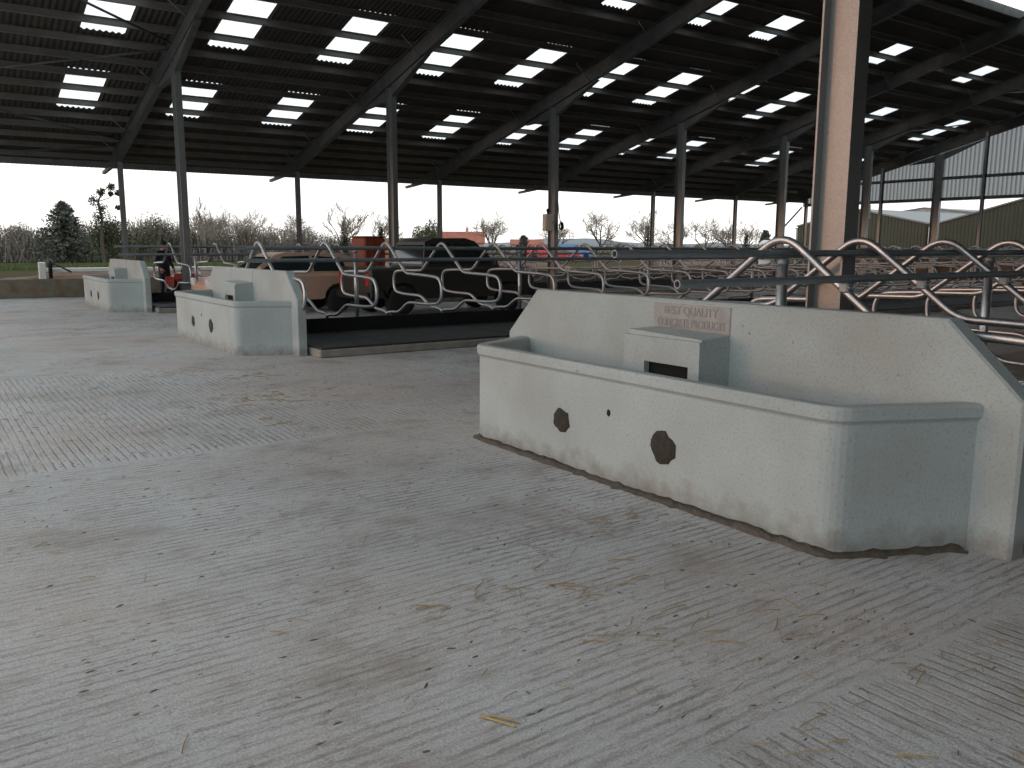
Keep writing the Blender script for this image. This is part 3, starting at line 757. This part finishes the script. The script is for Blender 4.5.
b = MB(); b.tube([(.38,0,.8),(.28,0,1.05)], .025, 6); b.tube([(.2,-.38,1.1),(.28,-.2,1.06),(.28,.2,1.06),(.2,.38,1.1)], .018, 6); b.build('handlebar', M['black'], t)
b = MB()
for z in (.90,): 
    for y in (-.25,0,.25): b.tube([(.5,y,z),(.95,y,z)], .012, 5)
    b.tube([(.5,-.28,z),(.5,.28,z)], .012, 5); b.tube([(.95,-.28,z),(.95,.28,z)], .012, 5)
b.build('carrier_rack', M['black'], t)
for x in (-.55,.58):
    for s in (-1,1): wheel(t, x, s*.43, .29, .24, .5)

# ------------------------------------------------------------------ person
def make_person(loc, rz):
    me = bpy.data.meshes.new('person'); J = []; E_ = []; R = []
    def j(p, r, par=None):
        J.append(p); R.append(r)
        if par is not None: E_.append((par, len(J)-1))
        return len(J)-1
    pel = j((0,0,.98), .16); sp = j((0,.0,1.2), .155, pel); chst = j((0,.01,1.36), .165, sp); nk = j((0,.0,1.49), .065, chst); hd = j((0,-.02,1.56), .085, nk); ht_ = j((0,-.02,1.67), .098, hd)
    for s in (-1, 1):
        sh = j((s*.19,0,1.42), .075, chst); el = j((s*.27,.03,1.15), .055, sh); wr = j((s*.24,-.14,.95), .04, el); pm = j((s*.235,-.19,.89), .042, wr)
        for k in range(4):
            f = j((s*(.235+.03*(k-1.5)*.6),-.155-.004*k,.83), .011, pm); j((s*(.23+.03*(k-1.5)*.5),-.20,.79+.004*abs(k-1.5)), .009, f)
        th = j((s*.20,-.23,.88), .012, pm); j((s*.205,-.245,.84), .010, th)
        hp = j((s*.10,0,.90), .105, pel); kn = j((s*.12,-.03,.50), .075, hp); an = j((s*.12,.02,.10), .055, kn); fo = j((s*.14,-.16,.055), .05, an)
    me.from_pydata(J, E_, [])
    o = bpy.data.objects.new('person', me); COL.objects.link(o)
    sk = o.modifiers.new('skin', 'SKIN'); 
    for k, v_ in enumerate(me.skin_vertices[0].data): v_.radius = (R[k], R[k]*(.75 if k in (0,1,2) else 1)); v_.use_root = (k == 0)
    ss = o.modifiers.new('smooth', 'SUBSURF'); ss.levels = 2; ss.render_levels = 2
    bpy.context.view_layer.update(); dg = bpy.context.evaluated_depsgraph_get()
    m2 = bpy.data.meshes.new_from_object(o.evaluated_get(dg)); bpy.data.objects.remove(o)
    m2.name = 'person'
    skin = mat('skin', (.42,.25,.18), .6); cloth = mat('dark_jacket', (.016,.018,.024), .8); trs = mat('dark_trousers', (.02,.024,.034), .85); boot = mat('boots', (.012,.012,.012), .6)
    for m in (skin, cloth, trs, boot): m2.materials.append(m)
    for p in m2.polygons:
        c = p.center; z = c.z
        p.use_smooth = True
        p.material_index = 3 if z < .2 and abs(c.x) < .25 else 2 if z < .95 and abs(c.x) < .215 and c.y > -.13 else 0 if (z > 1.49 or (z < .945 and abs(c.x) > .17)) else 1
    o = bpy.data.objects.new('person', m2); COL.objects.link(o); o.location = loc; o.rotation_euler = (0,0,rz)
    tag(o, 'person in dark clothes and dark hat standing beyond the far cubicle row', 'person', kind='thing')
    b = MB(); b.lathe([(.0,1.79),(.06,1.785),(.10,1.75),(.113,1.70),(.113,1.665)], c=(0,-.02,0), n=18); b.add([( .11*math.cos(a), -.02-.11*math.sin(a)*1.0, 1.675) for a in [PI*k/8 for k in range(9)]] + [(.10*math.cos(a), -.03-.20*math.sin(a), 1.66) for a in [PI*k/8 for k in range(9)]], [(k,k+1,k+10,k+9) for k in range(8)])
    b.build('cap', M['black'], o)
    b = MB()
    b.lathe([(.0,.02),(.016,.01),(.018,0),(.008,-.005)], 'y', c=(0,-.118,1.615), n=8); b.build('nose', skin, o)
    for s in (-1, 1):
        b = MB(); b.lathe([(.001,-.006),(.011,-.003),(.011,.003)], 'y', c=(s*.035,-.108,1.645), n=8); b.build('eye', M['black'], o)
        b = MB(); b.lathe([(.001,-.01),(.03,-.006),(.03,.006),(.001,.01)], 'x', c=(s*.098,-.01,1.62), n=10); b.build('ear', skin, o)
    b = MB(); b.box((-.028,-.112,1.572),(.028,-.10,1.582)); b.build('mouth', mat('lips', (.25,.10,.08), .6), o)
    return o
make_person((6.35, 27.6, 0), .5)

# ------------------------------------------------------------------ trees, hedges, buildings beyond
M['twig'] = mat('bare_twigs', (.24,.20,.16), .95, 0, .3, 3)
M['bark'] = mat('bark', (.075,.06,.048), .95, 0, .3, 5)
M['ivy'] = mat('ivy_leaf', (.035,.045,.02), .8, 0, .4, 2)
M['needle'] = mat('conifer_needle', (.10,.11,.085), .9, 0, .35, 2)
M['scrub'] = mat('scrub_leaf', (.10,.095,.06), .95, 0, .4, 1.5)
M['scrubh'] = mat('hedge_twigs', (.23,.20,.165), .95, 0, .35, .5)
M['scrubg'] = mat('green_scrub_leaf', (.085,.095,.05), .95, 0, .4, 1.5)
def leaf(b, p, s, rnd):
    n = Vector((rnd.uniform(-1,1), rnd.uniform(-1,1), rnd.uniform(-1,1))).normalized()
    a = n.orthogonal().normalized(); c_ = n.cross(a)
    th = rnd.uniform(0, 6.28); u = a*math.cos(th) + c_*math.sin(th); v_ = n.cross(u)
    p = Vector(p)
    b.add([p+u*s, p+v_*s*.5, p-u*s, p-v_*s*.5], [(0,1,2,3)])
def grow(bt, tw, p, d, ln, r, depth, rnd, droop, ends, spread=.55):
    r = max(r, .02)
    if depth == 0 or ln < .10: ends.append(p); return
    segs = 3; pts = [p]; q = Vector(p); dd = Vector(d)
    for _ in range(segs):
        dd = (dd + Vector((rnd.uniform(-1,1), rnd.uniform(-1,1), rnd.uniform(-.6,.8)))*.16 + Vector((0,0,droop))).normalized()
        q = q + dd*ln/segs; pts.append(q.copy())
    (bt if r > .035 else tw).tube(pts, r, 5 if r > .035 else 3, caps=False, r1=r*.62, smooth=False)
    for k in range(rnd.choice((3,3,4)) if depth > 1 else 4):
        t_ = rnd.uniform(.35, 1.0) if k else 1.0
        base = pts[min(3, max(1, int(t_*3)))]
        side = Vector((rnd.uniform(-1,1), rnd.uniform(-1,1), rnd.uniform(-.4,.9))).normalized()
        nd = (dd*(1-spread) + side*spread).normalized()
        grow(bt, tw, base, nd, ln*rnd.uniform(.62,.8), r*rnd.uniform(.45,.6), depth-1, rnd, droop, ends, spread)
def bare_tree(label, h, seed, depth=6, spread=.55, ivy=False, name='bare_tree'):
    rnd = random.Random(seed); t = thing(name, label, 'tree')
    bt, tw, ends = MB(), MB(), []
    pts = [Vector((0,0,-.1))]
    for k in range(4): pts.append(pts[-1] + Vector((rnd.uniform(-.05,.05), rnd.uniform(-.05,.05), h*.06)))
    bt.tube(pts, h*.022, 7, caps=False, r1=h*.017, smooth=False)
    for k in range(4):
        d = Vector((math.cos(k*1.6+seed), math.sin(k*1.6+seed), 1.1)).normalized() if k else Vector((0,0,1))
        grow(bt, tw, pts[-1 - (k % 2)], d, h*.30, h*.013, depth-1, rnd, .02, ends, spread)
    bt.build('trunk', M['bark'], t); tw.build('twigs', M['twig'], t)
    if ivy:
        b = MB()
        for _ in range(900):
            z = rnd.uniform(.02, .62)*h; r_ = (.10*(1-z/h)+.02)*h*rnd.random()**.5*.7; a = rnd.uniform(0, 6.28)
            leaf(b, (r_*math.cos(a), r_*math.sin(a), z), .10, rnd)
        b.build('ivy', M['ivy'], t)
    return t
def leafy(name, label, cat, rx, ry, h, n_leaf, s, m, seed, z0=.0, stems=14):
    rnd = random.Random(seed); t = thing(name, label, cat)
    b = MB()
    lumps = [(rnd.uniform(-.6,.6)*rx, rnd.uniform(-.5,.5)*ry, rnd.uniform(.25,.72)*h, rnd.uniform(.26,.42)) for _ in range(9)]
    for _ in range(n_leaf):
        lx, ly, lz, lr = rnd.choice(lumps)
        d = Vector((rnd.gauss(0,1), rnd.gauss(0,1), rnd.gauss(0,1))).normalized()*(rnd.random()**.4)
        p = (lx + d.x*rx*lr*1.3, ly + d.y*ry*lr*1.3, max(.05, lz + d.z*h*lr))
        leaf(b, p, s*rnd.uniform(.5,1.2), rnd)
    b.build('foliage', m, t)
    b = MB()
    for k in range(stems):
        a = rnd.uniform(0, 6.28); x, y = rnd.uniform(-.4,.4)*rx, rnd.uniform(-.4,.4)*ry
        b.tube([(x*.5,y*.5,-.05), (x,y,h*.5), (x*1.5+rnd.uniform(-.2,.2)*rx, y*1.5, h*rnd.uniform(.8,1.06))], .035, 4, caps=False, r1=.01, smooth=False)
    b.build('stems', M['twig'], t)
    return t
def conifer(label, h, w_, seed, loc):
    rnd = random.Random(seed); t = thing('conifer_tree', label, 'tree', loc)
    b = MB(); b.tube([(0,0,-.1),(0,0,h)], h*.025, 6, caps=False, r1=.02); b.build('trunk', M['bark'], t)
    b = MB(); n = int(34*h)
    for k in range(n):
        f = k/n; z = h*(.06+.92*f); R = w_*(1-f)**.8*rnd.uniform(.55,1.1)+.12; a = rnd.uniform(0, 6.28)
        for q in range(30):
            g = (q+rnd.random())/30
            p = (R*g*math.cos(a)+rnd.gauss(0,.12), R*g*math.sin(a)+rnd.gauss(0,.12), z - .28*R*g + .10*R*g*g + rnd.gauss(0,.06))
            leaf(b, p, .17, rnd)
    b.build('needles', M['needle'], t)
    return t
# protos
tp = [bare_tree('bare winter tree, leftmost, behind the first interior column', 6.6, 3), bare_tree('bare winter tree with a broad crown between the first two posts', 6.3, 11, spread=.62), bare_tree('ivy clad bare tree left of the rust red trailer', 6.2, 21, ivy=True, spread=.5)]
for q in tp: q.scale = (1.12,1.12,1.12)
tp[0].location = (27.2,98.6,0); tp[1].location = (33.5,100.4,0); tp[2].location = (40.0,89.6,0); 
for k, (pi, x, y, s, rz, lab) in enumerate([
    (1, 38.2, 98.3, .95, 1.0, 'bare winter tree beside the second thin eave post'), (0, 29.6, 91.7, .78, 2.0, 'smaller bare tree left of the broad crowned one'), (2, 43.6, 87.8, .85, 1.3, 'slimmer ivy clad tree just right of the rust red trailer'),
    (0, 67.6, 101.2, 1.0, 1.9, 'bare tree left of the cream electrical box'), (1, 74.2, 85.4, 1.12, .4, 'tall wispy bare tree right of the electrical box'), (0, 72.4, 92.4, .82, 4.4, 'low bare tree just right of the electrical box'),
    (2, 78.5, 81.1, .98, 4.0, 'dark ivy clad tree left of the fifth eave post'), (1, 82.0, 79.6, .9, 3.1, 'bare tree right of the fifth eave post'), (1, 92.3, 83.8, 1.0, 5.2, 'round bare tree between the right hand posts'),
    (0, 95.5, 82.6, .85, 2.6, 'bare tree behind the sixth eave post'), (2, 84.5, 70.1, .75, .9, 'short ivy clad bare tree beside the fifth interior column'), (1, 24.0, 97.0, .72, 3.9, 'low bare tree behind the middle trough at left'),
    (0, 31.5, 111.0, 1.0, 5.5, 'bare tree farther back behind the broad crowned one'), (1, 36.0, 92.5, .7, 2.2, 'low bare tree left of the second thin eave post')]):
    dup(tp[pi], (x, y, 0), lab, rz, s*1.15, 'bare trees')
for q in tp: q['group'] = 'bare trees'
conifer('broad dark conifer at far left', 5.7, 4.3, 5, (12.1, 90.6, 0))
conifer('small dark conifer left of the electrical box column', 2.9, .7, 6, (59.4, 82.1, 0))
conifer('small dark conifer beside the fifth interior column', 3.4, 1.0, 8, (74.4, 59.2, 0))
# tall thin ivy tree
rnd = random.Random(9); t = thing('ivy_tree', 'tall thin ivy clumped tree beside the first eave post', 'tree', (14.1, 83.0, 0))
b = MB(); pts = [Vector((0,0,-.1)), Vector((-.1,0,2)), Vector((.05,0,4)), Vector((-.15,0,5.4)), Vector((.25,0,6.3)), Vector((1.1,0,6.9))]; b.tube(pts, .16, 6, caps=False, r1=.03)
b.tube([pts[3], Vector((.7,.1,5.7)), Vector((1.4,0,6.3))], .04, 4, caps=False, r1=.015); b.build('trunk', M['bark'], t)
b = MB()
for cx, cz, r_ in ((-.3,4.0,.55),(.1,4.8,.5),(-.5,5.5,.5),(.1,6.2,.4),(1.0,6.7,.38),(1.5,6.2,.3),(.5,3.2,.6),(1.4,4.9,.25),(.9,6.1,.22)):
    for _ in range(110):
        d = Vector((rnd.gauss(0,1), rnd.gauss(0,1), rnd.gauss(0,1))).normalized()*r_*rnd.random()**.5
        leaf(b, (cx+d.x, d.y, cz+d.z), .12, rnd)
b.build('leaves', M['ivy'], t)
# bushes
bp_ = leafy('bush', 'large olive bush behind the first eave post', 'bush', 3.4, 2.2, 4.6, 5200, .13, M['scrubg'], 31); bp_.location = (16.3, 85.4, 0); bp_['group'] = 'bushes'
bs = leafy('bush', 'brownish twiggy bush left of the first interior column', 'bush', 3.6, 2.4, 4.8, 4200, .11, M['scrub'], 33, stems=60); bs.location = (20.0, 91.4, 0); bs['group'] = 'bushes'
for (pr, x, y, s, rz, lab) in ((bs, 9.2, 98.3, .78, 1.2, 'dark brown bush left of the broad conifer'), (bs, 5.2, 98.0, .85, 2.2, 'dark bush at the far left edge'), (bs, 24.5, 93.5, .72, 3.3, 'low scrub bush behind the middle trough'),
    (bs, 28.0, 95.5, .66, 4.1, 'low scrub bush below the leftmost bare trees'), (bs, 32.5, 94.0, .62, .6, 'low scrub bush below the broad crowned tree'), (bs, 36.5, 95.0, .55, 2.9, 'low scrub bush beside the second eave post'),
    (bp_, 44.9, 80.0, .98, 1.0, 'rounded dark evergreen bush between trailer and third eave post'), (bs, 41.0, 92.5, .5, 5.0, 'low scrub behind the rust red trailer'), (bs, 85.0, 82.0, .5, 1.9, 'low scrub right of the fifth eave post'),
    (bs, 91.0, 78.0, .48, .2, 'low scrub below the round bare tree'), (bs, 80.0, 88.0, .48, 3.0, 'low scrub below the ivy clad tree at right'), (bs, 63.5, 92.0, .35, 2.0, 'low scrub left of the electrical box'), (bs, 13.6, 95.0, .62, 5.6, 'low scrub at the foot of the broad conifer')):
    dup(pr, (x, y, 0), lab, rz, (s*1.15, s, s), 'bushes')
# ivy bush dark colouring for the rounded one handled by its own copy of the foliage
# continuous thicket
rnd = random.Random(55); b = MB(); hp = [(-10,2.9),(2,2.9),(7,3.1),(11,2.8),(14,3.3),(18,3.5),(21,3.5),(24,3.3),(30,3.2),(35,3.0),(38,2.7),(42,2.2),(47,1.7),(58,1.5),(75,1.7),(110,1.6)]
def hh(x):
    for (a_, h0), (c_, h1) in zip(hp, hp[1:]):
        if a_ <= x <= c_: return h0 + (h1-h0)*(x-a_)/(c_-a_)
    return 2
for k in range(30000):
    x = rnd.uniform(-10, 46) if k < 24000 else rnd.uniform(46, 110); y = 97 - .17*(x-8) - (max(0, x-42))*.12 + rnd.gauss(0,1.3); H_ = hh(x)*(1+.13*math.sin(x*1.9)+.1*math.sin(x*4.7))
    z = H_*rnd.random()**.8
    leaf(b, (x, y, z), rnd.uniform(.06,.15), rnd)
for k in range(5200):
    x = rnd.uniform(-10, 46) if k < 4200 else rnd.uniform(46, 110); y = 97 - .17*(x-8) - (max(0, x-42))*.12 + rnd.gauss(0,1.2); H_ = hh(x)*rnd.uniform(.7,1.22)
    p = Vector((x,y,0)); q = Vector((x+rnd.gauss(0,.35), y+rnd.gauss(0,.3), H_*.55)); r_ = q + Vector((rnd.gauss(0,.5), rnd.gauss(0,.4), H_*.45))
    b.tube([p,q,r_], .035, 3, caps=False, r1=.014, smooth=False)
tag(b.build('hedgerow', M['scrubh']), 'tangled grey-brown winter hedgerow along the edge of the field', 'hedge', kind='stuff')
# grass bank and turned soil
for k_ in ('field_soil',):
    bpy.data.materials[k_].node_tree.nodes['Principled BSDF'].inputs['Specular IOR Level'].default_value = 0
gm = mat('grass_bank', (.085,.115,.035), .95, 0, .35, .6)
b = MB(); rnd = random.Random(12)
for k in range(9000):
    x, y = rnd.uniform(-4, 34), rnd.uniform(64, 76); hgt = rnd.uniform(.12,.34); a = rnd.uniform(0, 6.28)
    b.add([(x-.09*math.cos(a), y-.09*math.sin(a), 0), (x+.09*math.cos(a), y+.09*math.sin(a), 0), (x+rnd.uniform(-.1,.1), y, hgt)], [(0,1,2)])
tag(b.build('grass', gm), 'strip of green grass beyond the low wall', 'grass', kind='stuff')
sm = mat('turned_soil', (.12,.075,.05), .95, 0, .45, 1.2, .8, 4)
def heap(lab, x, y, lx, ly, h, seed, m):
    rnd = random.Random(seed); n, k_ = 28, 8; rings = []
    for j_ in range(k_+1):
        f = j_/k_; R = []
        for i_ in range(n):
            a = 2*PI*i_/n; s_ = (1-f)**.8*(1+.16*math.sin(3*a+seed)+.1*rnd.uniform(-1,1)) + .001
            R.append((lx*s_*math.cos(a), ly*s_*math.sin(a), -.05 + h*(1-(1-f)**1.8)*(1+.2*rnd.uniform(-1,1))))
        rings.append(R)
    b = MB(); b.loft(rings, 0, False, True, smooth=True)
    tag(b.build('soil_heap', m, loc=(x, y, 0)), lab, 'soil heap', 'soil heaps', 'thing')
heap('long low heap of reddish soil beyond the low wall', 8.5, 44, 6, 2, .55, 3, sm)
heap('low heap of brown soil behind the middle trough', 19.5, 48, 5, 2, .5, 5, sm)
heap('low brown soil heap beyond the pickup', 33.0, 50, 7, 3, .7, 8, sm)
heap('low brown soil heap at the far right of the open side', 50.0, 46, 8, 3, .7, 9, sm)
# white rail fence outside
t = thing('white_rail', 'white post and long white rail beyond the low wall', 'rail', (4.0, 36.2, 0))
b = MB(); b.box((-.12,-.07,0),(.12,.07,1.0), bev=.02); b.build('post', M['white'], t); b = MB(); b.box((5.2,-.07,0),(5.4,.07,.8), bev=.02); b.build('post', M['white'], t)
b = MB(); b.box((.1,-.06,.62),(6.6,.06,.78), bev=.02); b.build('bar', M['white'], t)
t = thing('hand_pump', 'small dark pump leaning on the white rail', 'pump', (4.25, 36.0, .0))
b = MB(); b.lathe([(.07,0),(.07,.8),(.11,.9),(.10,1.05),(.05,1.12)], n=10); b.build('body', M['black'], t)
b = MB(); b.tube([(0,0,1.0),(.4,0,.8),(.7,0,.62)], .035, 6); b.build('handle', M['black'], t)

# houses
brick = mat('house_wall', (.42,.36,.30), .9); tile = mat('red_roof_tile', (.30,.10,.065), .9, 0, .3, 1)
def house(lab, loc, rz, lx, ly, he, hr, chim=True):
    t = thing('house', lab, 'house', loc, rz, 'distant houses')
    b = MB(); b.prism([(-ly/2,0),(ly/2,0),(ly/2,he),(0,hr-.1),(-ly/2,he)], 0, -lx/2, lx/2); b.build('wall', brick, t)
    b = MB()
    for s in (-1, 1):
        b.add([(-lx/2-.3, s*(ly/2+.35), he-.15), (lx/2+.3, s*(ly/2+.35), he-.15), (lx/2+.3, 0, hr), (-lx/2-.3, 0, hr), (-lx/2-.3, s*(ly/2+.35), he), (lx/2+.3, s*(ly/2+.35), he), (lx/2+.3, 0, hr+.15), (-lx/2-.3, 0, hr+.15)], [(0,1,2,3),(4,5,6,7),(0,1,5,4),(1,2,6,5),(2,3,7,6),(3,0,4,7)])
    b.build('roof', tile, t)
    if chim:
        b = MB(); b.box((lx*.12,-.35,hr-.5),(lx*.12+.7,.35,hr+1.0)); c_ = b.build('chimney', brick, t)
        b = MB(); b.lathe([(.14,0),(.12,.4)], c=(lx*.12+.35,0,hr+1.0), n=8); b.build('chimney_pot', tile, c_)
    for x in (-lx*.3, 0, lx*.3):
        b = MB(); b.box((x-.5,-ly/2-.03,1.0),(x+.5,-ly/2+.02,2.1)); f = b.build('window', M['white'], t)
        b = MB(); b.box((x-.43,-ly/2-.04,1.07),(x+.43,-ly/2-.028,2.03)); b.build('pane', M['glass'], f)
    return t
house('red roofed house with a chimney left of the electrical box', (106.5,172.9,0), -.55, 11, 8, 2.4, 4.9)
house('farther red roofed house right of the chimney one', (143.3,196.6,0), -.6, 9, 8, 2.2, 3.5, False)

# green barns beyond the gable
gr = mat('green_cladding', (.042,.052,.034), .6, 0, .15, 1); gry = mat('grey_roof', (.19,.20,.20), .7)
def barn(lab, x, ya, yb_, ze, zr, L_, group='green barns', wallm=gr):
    yc = (ya+yb_)/2; t = thing('green_barn' if wallm is gr else 'grey_barn', lab, 'barn', (x, yc, 0), 0, group)
    h = abs(yb_-ya)/2
    def top(y): return ze + (zr-ze)*(1-abs(y)/h)
    b = MB(); rings = [[], []]; y = -h
    while y < h - .01:
        for dy, dx in ((0,0),(.09,0),(.12,-.035),(.21,-.035)):
            yy = min(h, y+dy); rings[0].append((dx, yy, 0)); rings[1].append((dx, yy, top(yy)))
        y += .24
    b.loft(rings, 0, closed=False)
    b.build('gable_wall', wallm, t)
    for s in (-1, 1):
        b = MB(); b.box((0, s*h-.03, 0), (L_, s*h+.03, ze)); b.build('side_wall', wallm, t)
        b = MB(); b.add([(-.1, s*(h+.1), ze-.02),(L_, s*(h+.1), ze-.02),(L_,0,zr),(-.1,0,zr),(-.1, s*(h+.1), ze+.08),(L_, s*(h+.1), ze+.08),(L_,0,zr+.1),(-.1,0,zr+.1)], [(0,1,2,3),(4,5,6,7),(0,1,5,4),(1,2,6,5),(2,3,7,6),(3,0,4,7)]); b.build('roof', gry, t)
    b = MB(); b.box((L_-.06,-h,0),(L_,h,ze)); b.build('rear_wall', wallm, t)
    return t
barn('green clad barn gable left of the thick gable column', 55.0, 40.75, 30.75, 3.2, 4.25, 20)
bb = barn('green clad barn gable right of the thick gable column', 55.0, 30.3, 13.5, 3.1, 5.3, 20)
b = MB(); b.tube([(-.12, 8.52, .1), (-.12, 8.52, 3.0)], .11, 8); b.build('downpipe', M['white'], bb)
barn('grey roofed barn seen in the gap between the green barns', 78.0, 58.0, 30.0, 3.6, 5.3, 24, 'grey barns', mat('grey_wall', (.33,.34,.34), .8))
t = thing('water_tank', 'small pale tank beside the green barn', 'tank', (52.5, 41.6, 0))
b = MB(); b.lathe([(.5,0),(.55,.1),(.55,1.9),(.4,2.1),(.15,2.2)], n=18); b.build('shell', mat('tank_grey', (.5,.52,.52), .5), t)
b = MB(); b.lathe([(.2,2.18),(.2,2.28),(.05,2.3)], n=12); b.build('lid', M['black'], t)

# ------------------------------------------------------------------ straw on the floor
stw = mat('straw', (.40,.28,.11), .8, 0, .3, 30)
def straw(b, x, y, ln, a, rnd, w_=.0035, z=.006):
    c_, s_ = math.cos(a), math.sin(a); k = rnd.uniform(-.15,.15)
    p = [(x + t_*ln*c_ - k*ln*s_*t_*t_, y + t_*ln*s_ + k*ln*c_*t_*t_, z + .004*math.sin(PI*t_)) for t_ in (0,.33,.66,1)]
    b.tube(p, w_, 4, smooth=False)
rnd = random.Random(77); b = MB()
for cx, cy, n in ((2.1,3.2,16),(2.75,3.1,14),(2.9,2.2,10),(2.35,2.55,10),(3.3,3.6,10),(3.35,1.6,14),(2.3,1.75,8),(3.0,9.0,60),(2.6,7.6,16),(3.3,10.6,20)):
    for _ in range(n):
        s_ = .5 if n == 60 else .22
        straw(b, cx+rnd.gauss(0,s_), cy+rnd.gauss(0,s_*.6), rnd.uniform(.05,.16), rnd.uniform(-.7,.7), rnd, rnd.uniform(.0015,.003))
for _ in range(140): straw(b, rnd.uniform(.3,3.8), rnd.uniform(1.0,14), rnd.uniform(.04,.12), rnd.uniform(0,6.28), rnd, .002)
tag(b.build('loose_straw', stw), 'thin wisps of straw scattered over the concrete floor', 'straw', kind='stuff')
b = MB(); straw(b, 1.50, 2.32, .14, -1.2, rnd, .005); straw(b, 1.53, 2.30, .11, -1.0, rnd, .004)
tag(b.build('straw_stalk', stw), 'bright yellow straw stalk at the bottom middle of the floor', 'straw', kind='thing')

# small crumbs of dirt and old bedding trodden over the floor
cm = mat('brown_crumbs', (.20,.14,.09), .95, 0, .5, 40)
rnd = random.Random(91); b = MB()
def crumb(x, y, l, w_, h, a):
    n = 7; A, B = [], []
    for k in range(n):
        t_ = 2*PI*k/n; q = rnd.uniform(.7, 1.2); u, v_ = l*q*math.cos(t_), w_*q*math.sin(t_)
        A.append((x+u*math.cos(a)-v_*math.sin(a), y+u*math.sin(a)+v_*math.cos(a), .001))
        B.append((x+.55*(u*math.cos(a)-v_*math.sin(a)), y+.55*(u*math.sin(a)+v_*math.cos(a)), h))
    b.loft([A, B], 0, False, True)
for _ in range(1500):
    y = 1.0 + 13.5*rnd.random()**1.25; x = rnd.uniform(.2, 3.75 if not 6.5 < y < 11.5 else 6.0)
    l = rnd.choice((.004,.005,.006,.008,.012,.02))*rnd.uniform(.7,1.2)
    if y > 7: l *= 1.35
    crumb(x, y, l, l*rnd.uniform(.14,.36), min(.004, l*.25), rnd.gauss(0,.35) if rnd.random() < .7 else rnd.uniform(0,PI))
for cx, cy, n in ((3.15,1.98,60),(3.45,2.2,30),(2.9,9.0,40),(1.1,7.0,60),(4.2,7.0,50),(3.55,4.0,60),(3.6,5.5,50)):
    for _ in range(n):
        l = rnd.choice((.004,.006,.008,.014)); crumb(cx+rnd.gauss(0,.24), cy+rnd.gauss(0,.09 if n == 60 else .2), l, l*.3, .002, rnd.gauss(0,.4))
tag(b.build('debris', cm), 'brown crumbs of dirt and old bedding trodden over the floor', 'debris', kind='stuff')
